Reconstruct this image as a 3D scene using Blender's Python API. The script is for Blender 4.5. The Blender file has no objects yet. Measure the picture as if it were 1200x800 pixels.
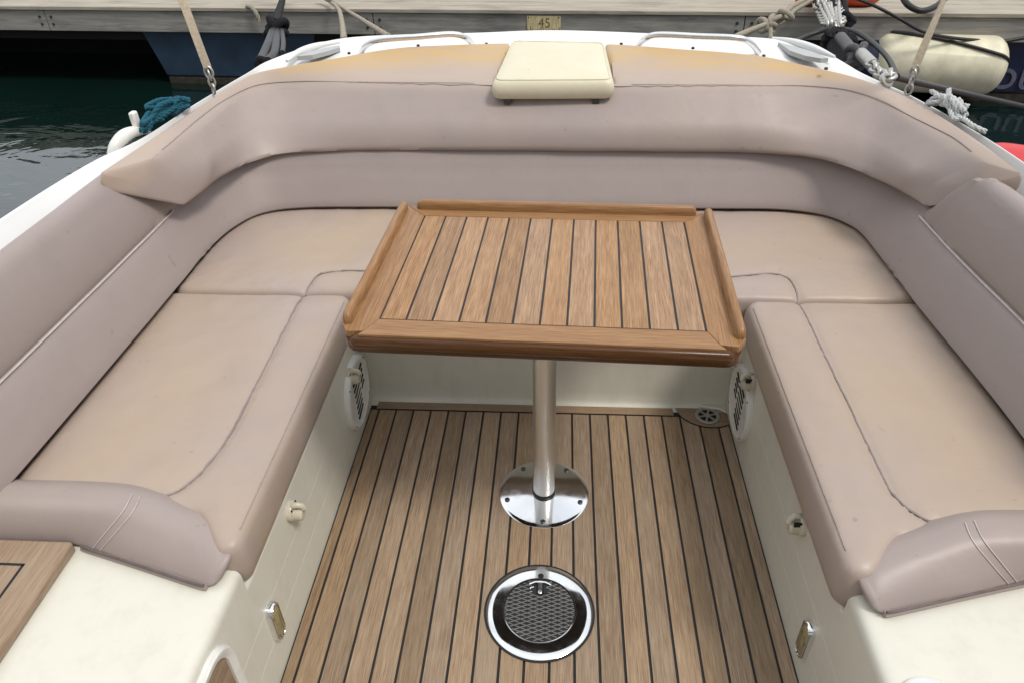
import bpy, bmesh, math, random
import numpy as np
from mathutils import Vector, Matrix, noise as mnoise
random.seed(7)
S = bpy.context.scene
COL = S.collection
R = math.radians

# ------------------------------------------------------------------ camera model (1200x800 reference pixels)
F, PITCH, YAW, ROLL = 850.4156, 0.6235212, -0.07541622, -0.0262133
CAM = np.array([0.026, 0.0, 1.3621])
_f = np.array([math.sin(YAW)*math.cos(PITCH), math.cos(YAW)*math.cos(PITCH), -math.sin(PITCH)])
_r = np.array([math.cos(YAW), -math.sin(YAW), 0.0]); _u = np.cross(_r, _f)
_r, _u = _r*math.cos(ROLL)+_u*math.sin(ROLL), _u*math.cos(ROLL)-_r*math.sin(ROLL)

def _ray(px, py): return _f + _r*(px-600)/F - _u*(py-400)/F
def atz(px, py, z):
    d = _ray(px, py); return CAM + d*((z-CAM[2])/d[2])
def aty(px, py, y):
    d = _ray(px, py); return CAM + d*((y-CAM[1])/d[1])

cd = bpy.data.cameras.new('camera'); cam = bpy.data.objects.new('camera', cd); COL.objects.link(cam)
cd.sensor_fit = 'HORIZONTAL'; cd.sensor_width = 36.0; cd.lens = F/1200*36.0
cd.clip_start = 0.02; cd.clip_end = 2000
M = Matrix.Identity(4)
for i in range(3):
    M[i][0] = _r[i]; M[i][1] = _u[i]; M[i][2] = -_f[i]; M[i][3] = CAM[i]
cam.matrix_world = M
S.camera = cam

# ------------------------------------------------------------------ node helpers
class NT:
    def __init__(s, name):
        s.m = bpy.data.materials.new(name); s.m.use_nodes = True
        s.t = s.m.node_tree; s.n = s.t.nodes; s.b = s.n['Principled BSDF']
        s.tc = s.n.new('ShaderNodeTexCoord')
    def new(s, typ, **kw):
        nd = s.n.new(typ)
        for k, v in kw.items(): setattr(nd, k, v)
        return nd
    def ln(s, a, b): s.t.links.new(a, b)
    def inp(s, nd, key, v):
        if hasattr(v, 'links') or isinstance(v, bpy.types.NodeSocket): s.ln(v, nd.inputs[key])
        else: nd.inputs[key].default_value = v
    def math(s, op, a, b=0.0, c=None, clamp=False):
        nd = s.new('ShaderNodeMath', operation=op, use_clamp=clamp)
        s.inp(nd, 0, a); s.inp(nd, 1, b)
        if c is not None: s.inp(nd, 2, c)
        return nd.outputs[0]
    def mapping(s, scale=(1,1,1), rot=(0,0,0), loc=(0,0,0), vec=None):
        nd = s.new('ShaderNodeMapping')
        s.ln(vec if vec is not None else s.tc.outputs['Object'], nd.inputs['Vector'])
        nd.inputs['Scale'].default_value = scale; nd.inputs['Rotation'].default_value = rot; nd.inputs['Location'].default_value = loc
        return nd.outputs[0]
    def noise(s, vec, scale=5.0, detail=4.0, rough=0.55, dist=0.0):
        nd = s.new('ShaderNodeTexNoise'); s.ln(vec, nd.inputs['Vector'])
        nd.inputs['Scale'].default_value = scale; nd.inputs['Detail'].default_value = detail
        nd.inputs['Roughness'].default_value = rough; nd.inputs['Distortion'].default_value = dist
        return nd.outputs['Fac']
    def ramp(s, fac, stops):
        nd = s.new('ShaderNodeValToRGB'); s.ln(fac, nd.inputs[0])
        e = nd.color_ramp.elements
        while len(e) < len(stops): e.new(0.5)
        for el, (p, c) in zip(e, stops):
            el.position = p; el.color = (c, c, c, 1) if isinstance(c, (int, float)) else (*c, 1)
        return nd.outputs[0]
    def mix(s, fac, a, b, mode='MIX'):
        nd = s.new('ShaderNodeMix', data_type='RGBA', blend_type=mode)
        s.inp(nd, 'Factor', fac)
        for k, v in ((6, a), (7, b)):
            if isinstance(v, bpy.types.NodeSocket): s.ln(v, nd.inputs[k])
            else: nd.inputs[k].default_value = (*v, 1)
        return nd.outputs[2]
    def bump(s, h, strength=0.2, dist=0.01, normal=None):
        nd = s.new('ShaderNodeBump'); s.ln(h, nd.inputs['Height'])
        nd.inputs['Strength'].default_value = strength; nd.inputs['Distance'].default_value = dist
        if normal is not None: s.ln(normal, nd.inputs['Normal'])
        return nd.outputs[0]
    def set(s, color=None, rough=None, metal=None, normal=None, spec=None):
        if color is not None:
            if isinstance(color, bpy.types.NodeSocket): s.ln(color, s.b.inputs['Base Color'])
            else: s.b.inputs['Base Color'].default_value = (*color, 1)
        if rough is not None: s.inp(s.b, 'Roughness', rough)
        if metal is not None: s.b.inputs['Metallic'].default_value = metal
        if normal is not None: s.ln(normal, s.b.inputs['Normal'])
        if spec is not None: s.b.inputs['Specular IOR Level'].default_value = spec
        return s.m

def sep_z(N, out='Object'):
    nd = N.new('ShaderNodeSeparateXYZ'); N.ln(N.tc.outputs[out], nd.inputs[0]); return nd.outputs

def vinyl(name, base, stain, stain_amt=0.5, rough=0.42, yellow=None):
    """upholstery vinyl: fine grain, soft soiling; yellow = object-space edge staining attribute"""
    N = NT(name)
    v = N.tc.outputs['Object']
    big = N.noise(N.mapping((1.0, 1.0, 1.0)), 3.1, 4, 0.6)
    mid = N.noise(N.mapping((1, 1, 1), loc=(3.1, 7.7, 1.2)), 11.0, 5, 0.6)
    f = N.math('MULTIPLY', N.ramp(big, [(0.30, 0.0), (0.68, 1.0)]), stain_amt)
    c = N.mix(f, base, stain)
    c = N.mix(N.math('MULTIPLY', N.ramp(mid, [(0.45, 0.0), (0.75, 1.0)]), 0.16), c, tuple(x*0.72 for x in base))
    # scuffs: sparse little dark marks
    sc = N.noise(N.mapping((1, 1, 1), loc=(9, 2, 4)), 42.0, 3, 0.5)
    c = N.mix(N.math('MULTIPLY', N.ramp(sc, [(0.70, 0.0), (0.76, 1.0)]), 0.32), c, (0.14, 0.11, 0.10))
    at = N.new('ShaderNodeAttribute', attribute_name='soil_and_light')  # tan soiling on the seats, painted top light as well on the coaming
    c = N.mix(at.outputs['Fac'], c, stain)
    if yellow is not None:
        ay = N.new('ShaderNodeAttribute', attribute_name='yellow')
        st = N.noise(N.mapping((3.5, 16, 4)), 1.6, 5, 0.65)
        fy = N.math('MULTIPLY', ay.outputs['Fac'], N.ramp(st, [(0.32, 0.32), (0.64, 1.0)]), clamp=True)
        c = N.mix(fy, c, yellow)
    gr = N.noise(v, 900.0, 2, 0.5)
    wr = N.noise(N.mapping((1, 1, 1), loc=(1, 5, 2)), 26.0, 4, 0.55)
    cv = N.noise(N.mapping((1, 1, 1), loc=(7, 1, 3)), 5.5, 3, 0.55, 1.6)
    nb = N.bump(N.ramp(cv, [(0.40, 0.0), (0.50, 1.0), (0.60, 0.0)]), 0.035, 0.006)
    nb = N.bump(wr, 0.07, 0.006, nb)
    nb = N.bump(gr, 0.10, 0.0006, nb)
    rr = N.math('MULTIPLY_ADD', mid, 0.18, rough-0.09)
    return N.set(c, rr, 0, nb, 0.42)

def teak(name, light, dark, grey, pitch=None, x0=0.0, axis='Y', rough=0.62, grain=1.0, wear=0.5, vary=0.2):
    N = NT(name)
    sx = (480, 17, 80) if axis == 'Y' else (17, 480, 480)
    xyz = sep_z(N)
    loc = N.tc.outputs['Object']
    if pitch:
        idx = N.math('FLOOR', N.math('DIVIDE', N.math('SUBTRACT', xyz[0 if axis == 'Y' else 1], x0), pitch))
        wn = N.new('ShaderNodeTexWhiteNoise', noise_dimensions='1D'); N.ln(idx, wn.inputs['W'])
        cmb = N.new('ShaderNodeCombineXYZ'); N.ln(N.math('MULTIPLY', wn.outputs[0], 7.0), cmb.inputs[1]); N.ln(N.math('MULTIPLY', wn.outputs[0], 3.0), cmb.inputs[0])
        va = N.new('ShaderNodeVectorMath', operation='ADD'); N.ln(loc, va.inputs[0]); N.ln(cmb.outputs[0], va.inputs[1]); loc = va.outputs[0]
        plank = wn.outputs[0]
    g1 = N.noise(N.mapping(sx, vec=loc), 1.0, 5, 0.6, 0.3)
    g2 = N.noise(N.mapping(tuple(x*0.22 for x in sx), vec=loc), 1.0, 4, 0.6, 0.6)
    bl = N.noise(N.mapping((9, 4, 6), vec=loc), 1.0, 5, 0.65)
    c = N.mix(N.ramp(g1, [(0.33, 0.0), (0.67, 1.0)]), dark, light)
    c = N.mix(N.math('MULTIPLY', N.ramp(g2, [(0.35, 0.0), (0.70, 1.0)]), 0.55*grain), c, tuple(x*0.78 for x in dark))
    c = N.mix(N.math('MULTIPLY', N.ramp(bl, [(0.40, 0.0), (0.72, 1.0)]), wear), c, grey)
    if pitch:
        hv = N.new('ShaderNodeHueSaturation'); N.ln(c, hv.inputs['Color'])
        N.ln(N.math('MULTIPLY_ADD', plank, vary, 1.0-vary*.55), hv.inputs['Value'])
        wn2 = N.new('ShaderNodeTexWhiteNoise', noise_dimensions='1D'); N.ln(N.math('ADD', idx, 31.7), wn2.inputs['W'])
        N.ln(N.math('MULTIPLY_ADD', wn2.outputs[0], 0.25, 0.86), hv.inputs['Saturation'])
        c = hv.outputs[0]
    # tiny dark pores / weather specks
    po = N.noise(N.mapping(tuple(x*1.6 for x in sx), vec=loc), 1.0, 2, 0.5)
    c = N.mix(N.math('MULTIPLY', N.ramp(po, [(0.62, 0.0), (0.74, 1.0)]), 0.35*grain), c, tuple(x*0.35 for x in dark))
    nb = N.bump(g1, 0.30*grain, 0.0012)
    return N.set(c, N.math('MULTIPLY_ADD', g2, 0.2, rough-0.1), 0, nb, 0.35)

def gelcoat(name, col, rough=0.26, dirt=0.25, dirt_col=(0.42, 0.39, 0.30)):
    N = NT(name)
    b = N.noise(N.mapping((1, 1, 1)), 2.4, 5, 0.6)
    d = N.noise(N.mapping((6, 6, 2.0), loc=(4, 1, 8)), 3.0, 6, 0.7)
    c = N.mix(N.math('MULTIPLY', N.ramp(d, [(0.48, 0.0), (0.80, 1.0)]), dirt), col, dirt_col)
    c = N.mix(N.math('MULTIPLY', N.ramp(b, [(0.3, 0.0), (0.7, 1.0)]), 0.12), c, tuple(x*0.85 for x in col))
    nb = N.bump(N.noise(N.tc.outputs['Object'], 14.0, 2, 0.5), 0.03, 0.004)
    return N.set(c, N.math('MULTIPLY_ADD', d, 0.30, rough), 0, nb, 0.5)

def metal(name, col, rough=0.12, smudge=0.15, brushed=False):
    N = NT(name)
    n = N.noise(N.mapping((1, 1, 1)), 60.0, 5, 0.6)
    s2 = N.noise(N.mapping((400, 400, 6)) if brushed else N.mapping((1, 1, 1), loc=(2, 2, 2)), 1.0 if brushed else 9.0, 4, 0.6)
    rr = N.math('ADD', N.math('MULTIPLY', N.ramp(n, [(0.45, 0.0), (0.8, 1.0)]), smudge), N.math('MULTIPLY_ADD', s2, 0.10, rough))
    nb = N.bump(s2, 0.05, 0.001)
    return N.set(col, rr, 1.0, nb)

def plain(name, col, rough=0.5, var=0.25, scale=20.0, bump=0.1, metalv=0.0, spec=0.5, sc=(1,1,1)):
    N = NT(name)
    n = N.noise(N.mapping(sc), scale, 5, 0.6)
    c = N.mix(N.ramp(n, [(0.3, 0.0), (0.7, 1.0)]), tuple(x*(1-var) for x in col), tuple(min(1, x*(1+var*0.5)) for x in col))
    return N.set(c, rough, metalv, N.bump(n, bump, 0.003), spec)

def rope_mat(name, col, scale=140.0, var=0.5):
    N = NT(name)
    w = N.new('ShaderNodeTexWave', wave_type='BANDS', bands_direction='DIAGONAL')
    N.ln(N.mapping((1, 1, 1)), w.inputs['Vector']); w.inputs['Scale'].default_value = scale; w.inputs['Distortion'].default_value = 2.0
    w.inputs['Detail'].default_value = 2
    c = N.mix(w.outputs['Fac'], tuple(x*(1-var) for x in col), col)
    return N.set(c, 0.85, 0, N.bump(w.outputs['Fac'], 0.6, 0.003), 0.2)

MAT = {}
MAUVE = (0.312, 0.260, 0.248); TAN = (0.42, 0.325, 0.23)
MAT['vinyl_seat'] = vinyl('vinyl_seat', (0.362, 0.298, 0.280), TAN, 0.72)
MAT['vinyl_back'] = vinyl('vinyl_back', MAUVE, (0.325, 0.272, 0.245), 0.45, 0.42)
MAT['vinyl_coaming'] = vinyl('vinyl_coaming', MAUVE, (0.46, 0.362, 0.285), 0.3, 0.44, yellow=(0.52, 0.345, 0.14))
MAT['vinyl_arm'] = vinyl('vinyl_arm', (0.30, 0.248, 0.236), (0.44, 0.37, 0.315), 0.3, 0.44)
MAT['vinyl_cream'] = vinyl('vinyl_cream', (0.66, 0.62, 0.47), (0.62, 0.56, 0.40), 0.35, 0.42)
MAT['welt'] = plain('welt', (0.33, 0.28, 0.26), 0.5, 0.15, 60)
MAT['welt_mid'] = plain('welt_mid', (0.25, 0.208, 0.195), 0.5, 0.15, 60)
MAT['welt_light'] = plain('welt_light', (0.50, 0.44, 0.42), 0.5, 0.15, 60)
MAT['welt_dark'] = plain('welt_dark', (0.13, 0.10, 0.095), 0.6, 0.2, 60)
MAT['thread_dim'] = plain('thread_dim', (0.36, 0.31, 0.285), 0.7, 0.3, 300)
MAT['thread'] = plain('thread', (0.55, 0.50, 0.47), 0.7, 0.3, 300)
MAT['teak_floor'] = teak('teak_floor', (0.42, 0.296, 0.183), (0.20, 0.127, 0.072), (0.375, 0.287, 0.197), 0.05, -0.477, 'Y', 0.66, 1.0, 0.45, 0.32)
MAT['teak_margin'] = teak('teak_margin', (0.36, 0.25, 0.16), (0.24, 0.155, 0.095), (0.33, 0.27, 0.20), None, 0, 'X', 0.7, 1.0, 0.5)
MAT['teak_table'] = teak('teak_table', (0.46, 0.268, 0.128), (0.215, 0.105, 0.042), (0.39, 0.25, 0.135), 0.0479, -0.2874, 'Y', 0.48, 1.0, 0.35, 0.26)
MAT['teak_frame_x'] = teak('teak_frame_x', (0.39, 0.215, 0.095), (0.205, 0.10, 0.04), (0.29, 0.165, 0.08), None, 0, 'X', 0.42, 0.8, 0.35)
MAT['teak_frame_y'] = teak('teak_frame_y', (0.39, 0.215, 0.095), (0.205, 0.10, 0.04), (0.29, 0.165, 0.08), None, 0, 'Y', 0.42, 0.8, 0.35)
MAT['teak_varnish'] = teak('teak_varnish', (0.105, 0.042, 0.010), (0.05, 0.017, 0.004), (0.09, 0.038, 0.011), None, 0, 'X', 0.24, 0.6, 0.3)
MAT['teak_step'] = teak('teak_step', (0.40, 0.295, 0.205), (0.25, 0.165, 0.105), (0.36, 0.29, 0.22), None, 0, 'Y', 0.7, 1.0, 0.5)
MAT['caulk'] = plain('caulk', (0.012, 0.012, 0.013), 0.55, 0.3, 80)
MAT['cream_gel'] = gelcoat('cream_gel', (0.65, 0.635, 0.555), 0.20, 0.30)
MAT['white_gel'] = gelcoat('white_gel', (0.72, 0.725, 0.72), 0.20, 0.10, (0.5, 0.5, 0.46))
MAT['grey_gel'] = gelcoat('grey_gel', (0.40, 0.415, 0.42), 0.35, 0.2)
MAT['chrome'] = metal('chrome', (0.80, 0.81, 0.82), 0.03, 0.10)
MAT['alu'] = metal('alu', (0.70, 0.69, 0.66), 0.34, 0.1, True)
MAT['steel_dark'] = metal('steel_dark', (0.10, 0.10, 0.105), 0.35, 0.2)
MAT['tread_metal'] = metal('tread_metal', (0.42, 0.42, 0.41), 0.3, 0.2)
MAT['steel_rail'] = metal('steel_rail', (0.80, 0.80, 0.80), 0.2, 0.15)
MAT['galv'] = metal('galv', (0.50, 0.49, 0.46), 0.42, 0.3)
MAT['brass_lens'] = plain('brass_lens', (0.30, 0.26, 0.12), 0.15, 0.3, 60, 0.05)
MAT['rubber'] = plain('rubber', (0.014, 0.014, 0.015), 0.5, 0.3, 60)
MAT['tint_glass'] = plain('tint_glass', (0.02, 0.025, 0.028), 0.06, 0.1, 4, 0.0)
MAT['underside_shade'] = plain('underside_shade', (0.018, 0.013, 0.010), 0.6, 0.3, 30)
MAT['dark_slot'] = plain('dark_slot', (0.01, 0.01, 0.01), 0.8, 0.2, 60)
MAT['beige_plastic'] = plain('beige_plastic', (0.56, 0.52, 0.41), 0.35, 0.15, 40, 0.04)
MAT['white_plastic'] = plain('white_plastic', (0.74, 0.74, 0.70), 0.35, 0.1, 40, 0.03)
MAT['black_rubber'] = plain('black_rubber', (0.022, 0.022, 0.027), 0.5, 0.4, 40)
MAT['grey_rubber'] = plain('grey_rubber', (0.055, 0.05, 0.055), 0.5, 0.3, 50)
MAT['black_rope'] = rope_mat('black_rope', (0.022, 0.022, 0.026))
MAT['cream_rope'] = rope_mat('cream_rope', (0.50, 0.45, 0.36))
MAT['white_rope'] = rope_mat('white_rope', (0.78, 0.80, 0.80), 170, 0.35)
MAT['teal_rope'] = rope_mat('teal_rope', (0.03, 0.16, 0.23), 170, 0.5)
MAT['strap'] = plain('strap', (0.74, 0.65, 0.50), 0.8, 0.2, 120, 0.2)
MAT['fender'] = plain('fender', (0.72, 0.68, 0.51), 0.42, 0.20, 9, 0.02)
MAT['navy'] = plain('navy', (0.010, 0.016, 0.055), 0.4, 0.3, 8, 0.02)
MAT['letter'] = plain('letter', (0.13, 0.13, 0.20), 0.5, 0.3, 30)
MAT['float_blue'] = plain('float_blue', (0.016, 0.040, 0.075), 0.5, 0.4, 5, 0.1)
MAT['weed'] = plain('weed', (0.040, 0.032, 0.022), 0.9, 0.6, 25, 0.6)
MAT['red'] = plain('red', (0.62, 0.045, 0.05), 0.4, 0.15, 10, 0.03)
MAT['orange'] = plain('orange', (0.60, 0.075, 0.02), 0.45, 0.25, 14, 0.1)
MAT['shade_black'] = plain('shade_black', (0.006, 0.006, 0.006), 0.9, 0.3, 6)

def grey_wood(name, light, dark, sc=(3, 40, 40), light_amt=0.5):
    N = NT(name)
    a = N.noise(N.mapping(sc), 1.2, 6, 0.65, 0.6)
    b = N.noise(N.mapping((1.5, 4, 6)), 1.4, 5, 0.6)
    c = N.mix(N.ramp(a, [(0.3, 0.0), (0.72, 1.0)]), dark, light)
    c = N.mix(N.math('MULTIPLY', N.ramp(b, [(0.5, 0.0), (0.72, 1.0)]), light_amt), c, tuple(x*0.5 for x in dark))
    return N.set(c, 0.85, 0, N.bump(a, 0.5, 0.006), 0.2)
MAT['fascia'] = grey_wood('fascia', (0.38, 0.365, 0.33), (0.21, 0.205, 0.19), (2.2, 30, 30), 0.7)
MAT['decking'] = grey_wood('decking', (0.46, 0.415, 0.34), (0.27, 0.24, 0.20), (2.2, 30, 30), 0.5)
MAT['plate'] = plain('plate', (0.62, 0.52, 0.29), 0.6, 0.35, 18, 0.1, sc=(4, 1, 1))
MAT['plate_ink'] = plain('plate_ink', (0.20, 0.15, 0.07), 0.7, 0.4, 40)

# water
N = NT('water_surface')
w1 = N.noise(N.mapping((1.0, 1.7, 1)), 1.7, 3, 0.5, 0.8)
w2 = N.noise(N.mapping((1.0, 1.5, 1), loc=(3, 1, 0)), 7.0, 3, 0.5, 0.4)
hh = N.math('ADD', w1, N.math('MULTIPLY', w2, 0.16))
mk = N.noise(N.mapping((1, 1, 1), loc=(8, 3, 0)), 0.8, 3, 0.5)
cw = N.mix(mk, (0.002, 0.008, 0.0065), (0.005, 0.017, 0.014))
MAT['water'] = N.set(cw, 0.03, 0, N.bump(hh, 0.12, 0.10), 0.9)
N.b.inputs['IOR'].default_value = 1.6

# ------------------------------------------------------------------ geometry helpers
def v3(p): return np.array(p, float)
def cr(pts, n, closed=False):
    """Catmull-Rom resample, n samples evenly spread by arc length"""
    P = [v3(p) for p in pts]; out = []
    m = len(P); segs = m if closed else m-1
    g = (lambda i: P[i % m]) if closed else (lambda i: P[max(0, min(m-1, i))])
    for s in range(segs):
        p0, p1, p2, p3 = g(s-1), g(s), g(s+1), g(s+2)
        if not closed and s == 0: p0 = 2*p1-p2
        if not closed and s == segs-1: p3 = 2*p2-p1
        for k in range(24):
            t = k/24
            out.append(0.5*((2*p1)+(-p0+p2)*t+(2*p0-5*p1+4*p2-p3)*t*t+(-p0+3*p1-3*p2+p3)*t**3))
    out.append(g(segs) if not closed else P[0])
    out = np.array(out); L = np.r_[0, np.cumsum(np.linalg.norm(np.diff(out, axis=0), axis=1))]
    q = np.linspace(0, L[-1], n+1 if closed else n)
    res = np.stack([np.interp(q, L, out[:, k]) for k in range(out.shape[1])], -1)
    return res[:-1] if closed else res
def cr_par(pts, n):
    """Catmull-Rom with uniform parameter (keeps several guide curves in step)"""
    P = np.array([v3(p) for p in pts]); m = len(P); out = []
    for q in np.linspace(0, m-1, n):
        s = min(int(q), m-2); t = q-s
        p1, p2 = P[s], P[s+1]; p0 = P[s-1] if s > 0 else 2*p1-p2; p3 = P[s+2] if s+2 < m else 2*p2-p1
        out.append(0.5*((2*p1)+(-p0+p2)*t+(2*p0-5*p1+4*p2-p3)*t*t+(-p0+3*p1-3*p2+p3)*t**3))
    return np.array(out)
def fillet(poly, rad, nseg=6):
    """round the inner corners of an open polyline"""
    P = [v3(p) for p in poly]; out = [P[0]]
    for i in range(1, len(P)-1):
        a, b, c = P[i-1], P[i], P[i+1]; r = rad[i] if isinstance(rad, (list, tuple)) else rad
        la, lc = np.linalg.norm(a-b), np.linalg.norm(c-b); d = min(r, la*0.49, lc*0.49)
        s, e = b+(a-b)/la*d, b+(c-b)/lc*d
        for k in range(nseg+1):
            t = k/nseg; out.append((1-t)**2*s+2*t*(1-t)*b+t*t*e)
    out.append(P[-1]); return out
def densify(poly, step):
    out = [v3(poly[0])]
    for a, b in zip(poly[:-1], poly[1:]):
        a, b = v3(a), v3(b); k = max(1, int(math.ceil(np.linalg.norm(b-a)/step)))
        for j in range(1, k+1): out.append(a+(b-a)*j/k)
    return out

class MB:
    def __init__(s): s.v = []; s.f = []
    def add(s, verts, faces):
        o = len(s.v); s.v += [tuple(float(c) for c in p) for p in verts]
        s.f += [tuple(i+o for i in f) for f in faces]; return s
    def box(s, c, size, M=None):
        hx, hy, hz = size[0]/2, size[1]/2, size[2]/2
        vs = [Vector((sx*hx, sy*hy, sz*hz)) for sz in (-1, 1) for sy in (-1, 1) for sx in (-1, 1)]
        if M is not None: vs = [M @ p for p in vs]
        vs = [p+Vector(c) for p in vs]
        return s.add(vs, [(0,2,3,1), (4,5,7,6), (0,1,5,4), (2,6,7,3), (0,4,6,2), (1,3,7,5)])
    def prism(s, outline, z0, z1):
        n = len(outline)
        vs = [(x, y, z0) for x, y in outline]+[(x, y, z1) for x, y in outline]
        fs = [tuple(range(n-1, -1, -1)), tuple(range(n, 2*n))]+[(i, (i+1) % n, n+(i+1) % n, n+i) for i in range(n)]
        return s.add(vs, fs)
    def rings(s, rings, closed_ring=True, cap=True):
        n = len(rings[0]); vs = [p for r in rings for p in r]; fs = []
        for k in range(len(rings)-1):
            for i in range(n if closed_ring else n-1):
                j = (i+1) % n
                fs.append((k*n+i, k*n+j, (k+1)*n+j, (k+1)*n+i))
        if cap and closed_ring:
            fs.append(tuple(range(n-1, -1, -1))); fs.append(tuple((len(rings)-1)*n+i for i in range(n)))
        return s.add(vs, fs)
    def tube(s, pts, r, seg=10, closed=False, flat=None, up=(0, 0, 1)):
        P = [v3(p) for p in pts]; n = len(P); rings = []
        prevx = None
        for i in range(n):
            a = P[(i-1) % n] if (closed or i > 0) else P[i]; b = P[(i+1) % n] if (closed or i < n-1) else P[i]
            t = b-a; t = t/(np.linalg.norm(t)+1e-12)
            if prevx is None:
                u = v3(up)
                if abs(u@t) > 0.95: u = v3((1, 0, 0))
                x = np.cross(t, u)
            else: x = prevx-t*(prevx@t)
            x /= np.linalg.norm(x)+1e-12; prevx = x; y = np.cross(t, x)
            rr = r[i] if hasattr(r, '__len__') else r
            ry = rr*(flat if flat else 1)
            rings.append([P[i]+x*rr*math.cos(q)+y*ry*math.sin(q) for q in np.linspace(0, 2*math.pi, seg, endpoint=False)])
        if closed: rings.append(rings[0])
        return s.rings(rings, True, not closed)
    def lathe(s, prof, M=None, seg=48):
        """prof: list of (r,z) bottom to top round local z"""
        rings = []
        for r, z in prof:
            ring = [Vector((r*math.cos(q), r*math.sin(q), z)) for q in np.linspace(0, 2*math.pi, seg, endpoint=False)]
            rings.append([M @ p for p in ring] if M is not None else ring)
        return s.rings(rings, True, True)
    def build(s, name, mat, parent=None, smooth=30, bevel=0, bseg=2, attrs=None, loc=None):
        me = bpy.data.meshes.new(name); me.from_pydata(s.v, [], s.f); me.update()
        bm = bmesh.new(); bm.from_mesh(me); bmesh.ops.recalc_face_normals(bm, faces=bm.faces); bm.to_mesh(me); bm.free()
        if smooth:
            me.polygons.foreach_set('use_smooth', [True]*len(me.polygons))
            if smooth < 180: me.set_sharp_from_angle(angle=R(smooth))
        for k, vals in (attrs or {}).items():
            a = me.attributes.new(k, 'FLOAT', 'POINT'); a.data.foreach_set('value', [float(x) for x in vals])
        me.materials.append(MAT[mat])
        o = bpy.data.objects.new(name, me); COL.objects.link(o)
        if parent is not None: o.parent = parent
        if bevel:
            b = o.modifiers.new('bevel', 'BEVEL'); b.width = bevel; b.segments = bseg; b.limit_method = 'ANGLE'; b.angle_limit = R(35)
        return o

def tag(o, label=None, cat=None, group=None, kind=None):
    if label: o['label'] = label
    if cat: o['category'] = cat
    if group: o['group'] = group
    if kind: o['kind'] = kind
    return o
def empty(name, loc, label, cat, group=None, rz=0):
    o = bpy.data.objects.new(name, None); COL.objects.link(o); o.location = loc; o.rotation_euler = (0, 0, rz)
    o.empty_display_size = 0.1
    return tag(o, label, cat, group)
def fr(p0, axis, up=(0, 0, 1)):
    """matrix whose local z is axis, at p0"""
    z = Vector(axis).normalized(); x = Vector(up).cross(z)
    if x.length < 1e-4: x = Vector((1, 0, 0)).cross(z)
    x.normalize(); y = z.cross(x)
    m = Matrix((x, y, z)).transposed().to_4x4(); m.translation = Vector(p0); return m
def rrect(x0, x1, y0, y1, r, seg=6):
    if not hasattr(r, '__len__'): r = (r,)*4   # order: x1y0, x1y1, x0y1, x0y0
    out = []
    for (cx, cy, a0), q in zip(((x1, y0, -90), (x1, y1, 0), (x0, y1, 90), (x0, y0, 180)), r):
        sx = -1 if cx == x1 else 1; sy = 1 if cy == y0 else -1
        for k in range(seg+1):
            a = R(a0+90*k/seg); out.append((cx+sx*q+q*math.cos(a), cy+sy*q+q*math.sin(a)))
    return out
def poly_dist(P, path):
    """distance of points P (n,2) to polyline path (m,2)"""
    d = np.full(len(P), 1e9)
    for a, b in zip(path[:-1], path[1:]):
        a, b = a[:2], b[:2]; ab = b-a; t = np.clip(((P-a)@ab)/(ab@ab+1e-12), 0, 1)
        d = np.minimum(d, np.linalg.norm(P-(a+t[:, None]*ab), axis=1))
    return d
def fbm(x, y, sc, seed=0.0): return mnoise.fractal(Vector((x*sc+seed, y*sc-seed, seed)), 1.0, 2.0, 3)

def text_mesh(name, body, size, mat, M, depth=0.003, parent=None):
    cu = bpy.data.curves.new(name, 'FONT'); cu.body = body; cu.size = size; cu.extrude = depth; cu.align_x = 'CENTER'; cu.align_y = 'CENTER'
    t = bpy.data.objects.new(name+'_tmp', cu); COL.objects.link(t)
    me = bpy.data.meshes.new_from_object(t.evaluated_get(bpy.context.evaluated_depsgraph_get()))
    bpy.data.objects.remove(t); bpy.data.curves.remove(cu)
    me.transform(M); me.materials.clear(); me.materials.append(MAT[mat]); me.name = name
    o = bpy.data.objects.new(name, me); COL.objects.link(o)
    if parent is not None: o.parent = parent
    return o

# ================================================================== SETTING
WZ = -0.35
mb = MB(); mb.add([(-400, -400, WZ), (400, -400, WZ), (400, 400, WZ), (-400, 400, WZ)], [(0, 1, 2, 3)])
w = mb.build('water', 'water', smooth=0); tag(w, 'dark green marina water with soft ripples', 'water', kind='structure')

# ------------------------------------------------------------------ the motor boat
boat = empty('motor_boat', (0, 0, 0), 'cream and white motor boat cockpit with a teak floor, moored stern to the pontoon', 'boat')

# guide curves of gunwale and stern, each point (inner edge, outer edge, height)
gst = [((117, 203), (104, 193), .70), ((173, 170), (168, 162), .70), ((233, 127), (229, 122.5), .70),
       ((293, 90), (287, 88), .713), ((333, 77), (322, 69), .728), ((400, 67), (392, 47.5), .742), ((470, 57), (470, 41.5), .745),
       ((560, 53), (556, 39.5), .745), ((640, 52), (640, 36.5), .745), ((720, 53), (724, 38.5), .745), ((800, 59), (806, 42.5), .745),
       ((893, 66), (905, 46.5), .742), ((960, 79), (962, 60.5), .730), ((1007, 96), (1013, 88), .715), ((1060, 116), (1067, 112.5), .70),
       ((1133, 158), (1140, 153), .70), ((1198, 204), (1208, 197), .70)]
inn = [atz(*a, z) for a, b, z in gst]; out = [atz(*b, z) for a, b, z in gst]
Lo = atz(0, 258, .69); Ro = out[-1]
pre_o = [v3((Lo[0]-.02, y, .685)) for y in (-.8, -.2, .4, .9)]+[Lo]; pre_i = [p+v3((.055, 0, 0)) for p in pre_o]
post_o = [v3((Ro[0]+.03+.02*k, y, .69)) for k, y in enumerate((1.2, .9, .4, -.2, -.8))]; post_i = [p-v3((.055, 0, 0)) for p in post_o]
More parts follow.
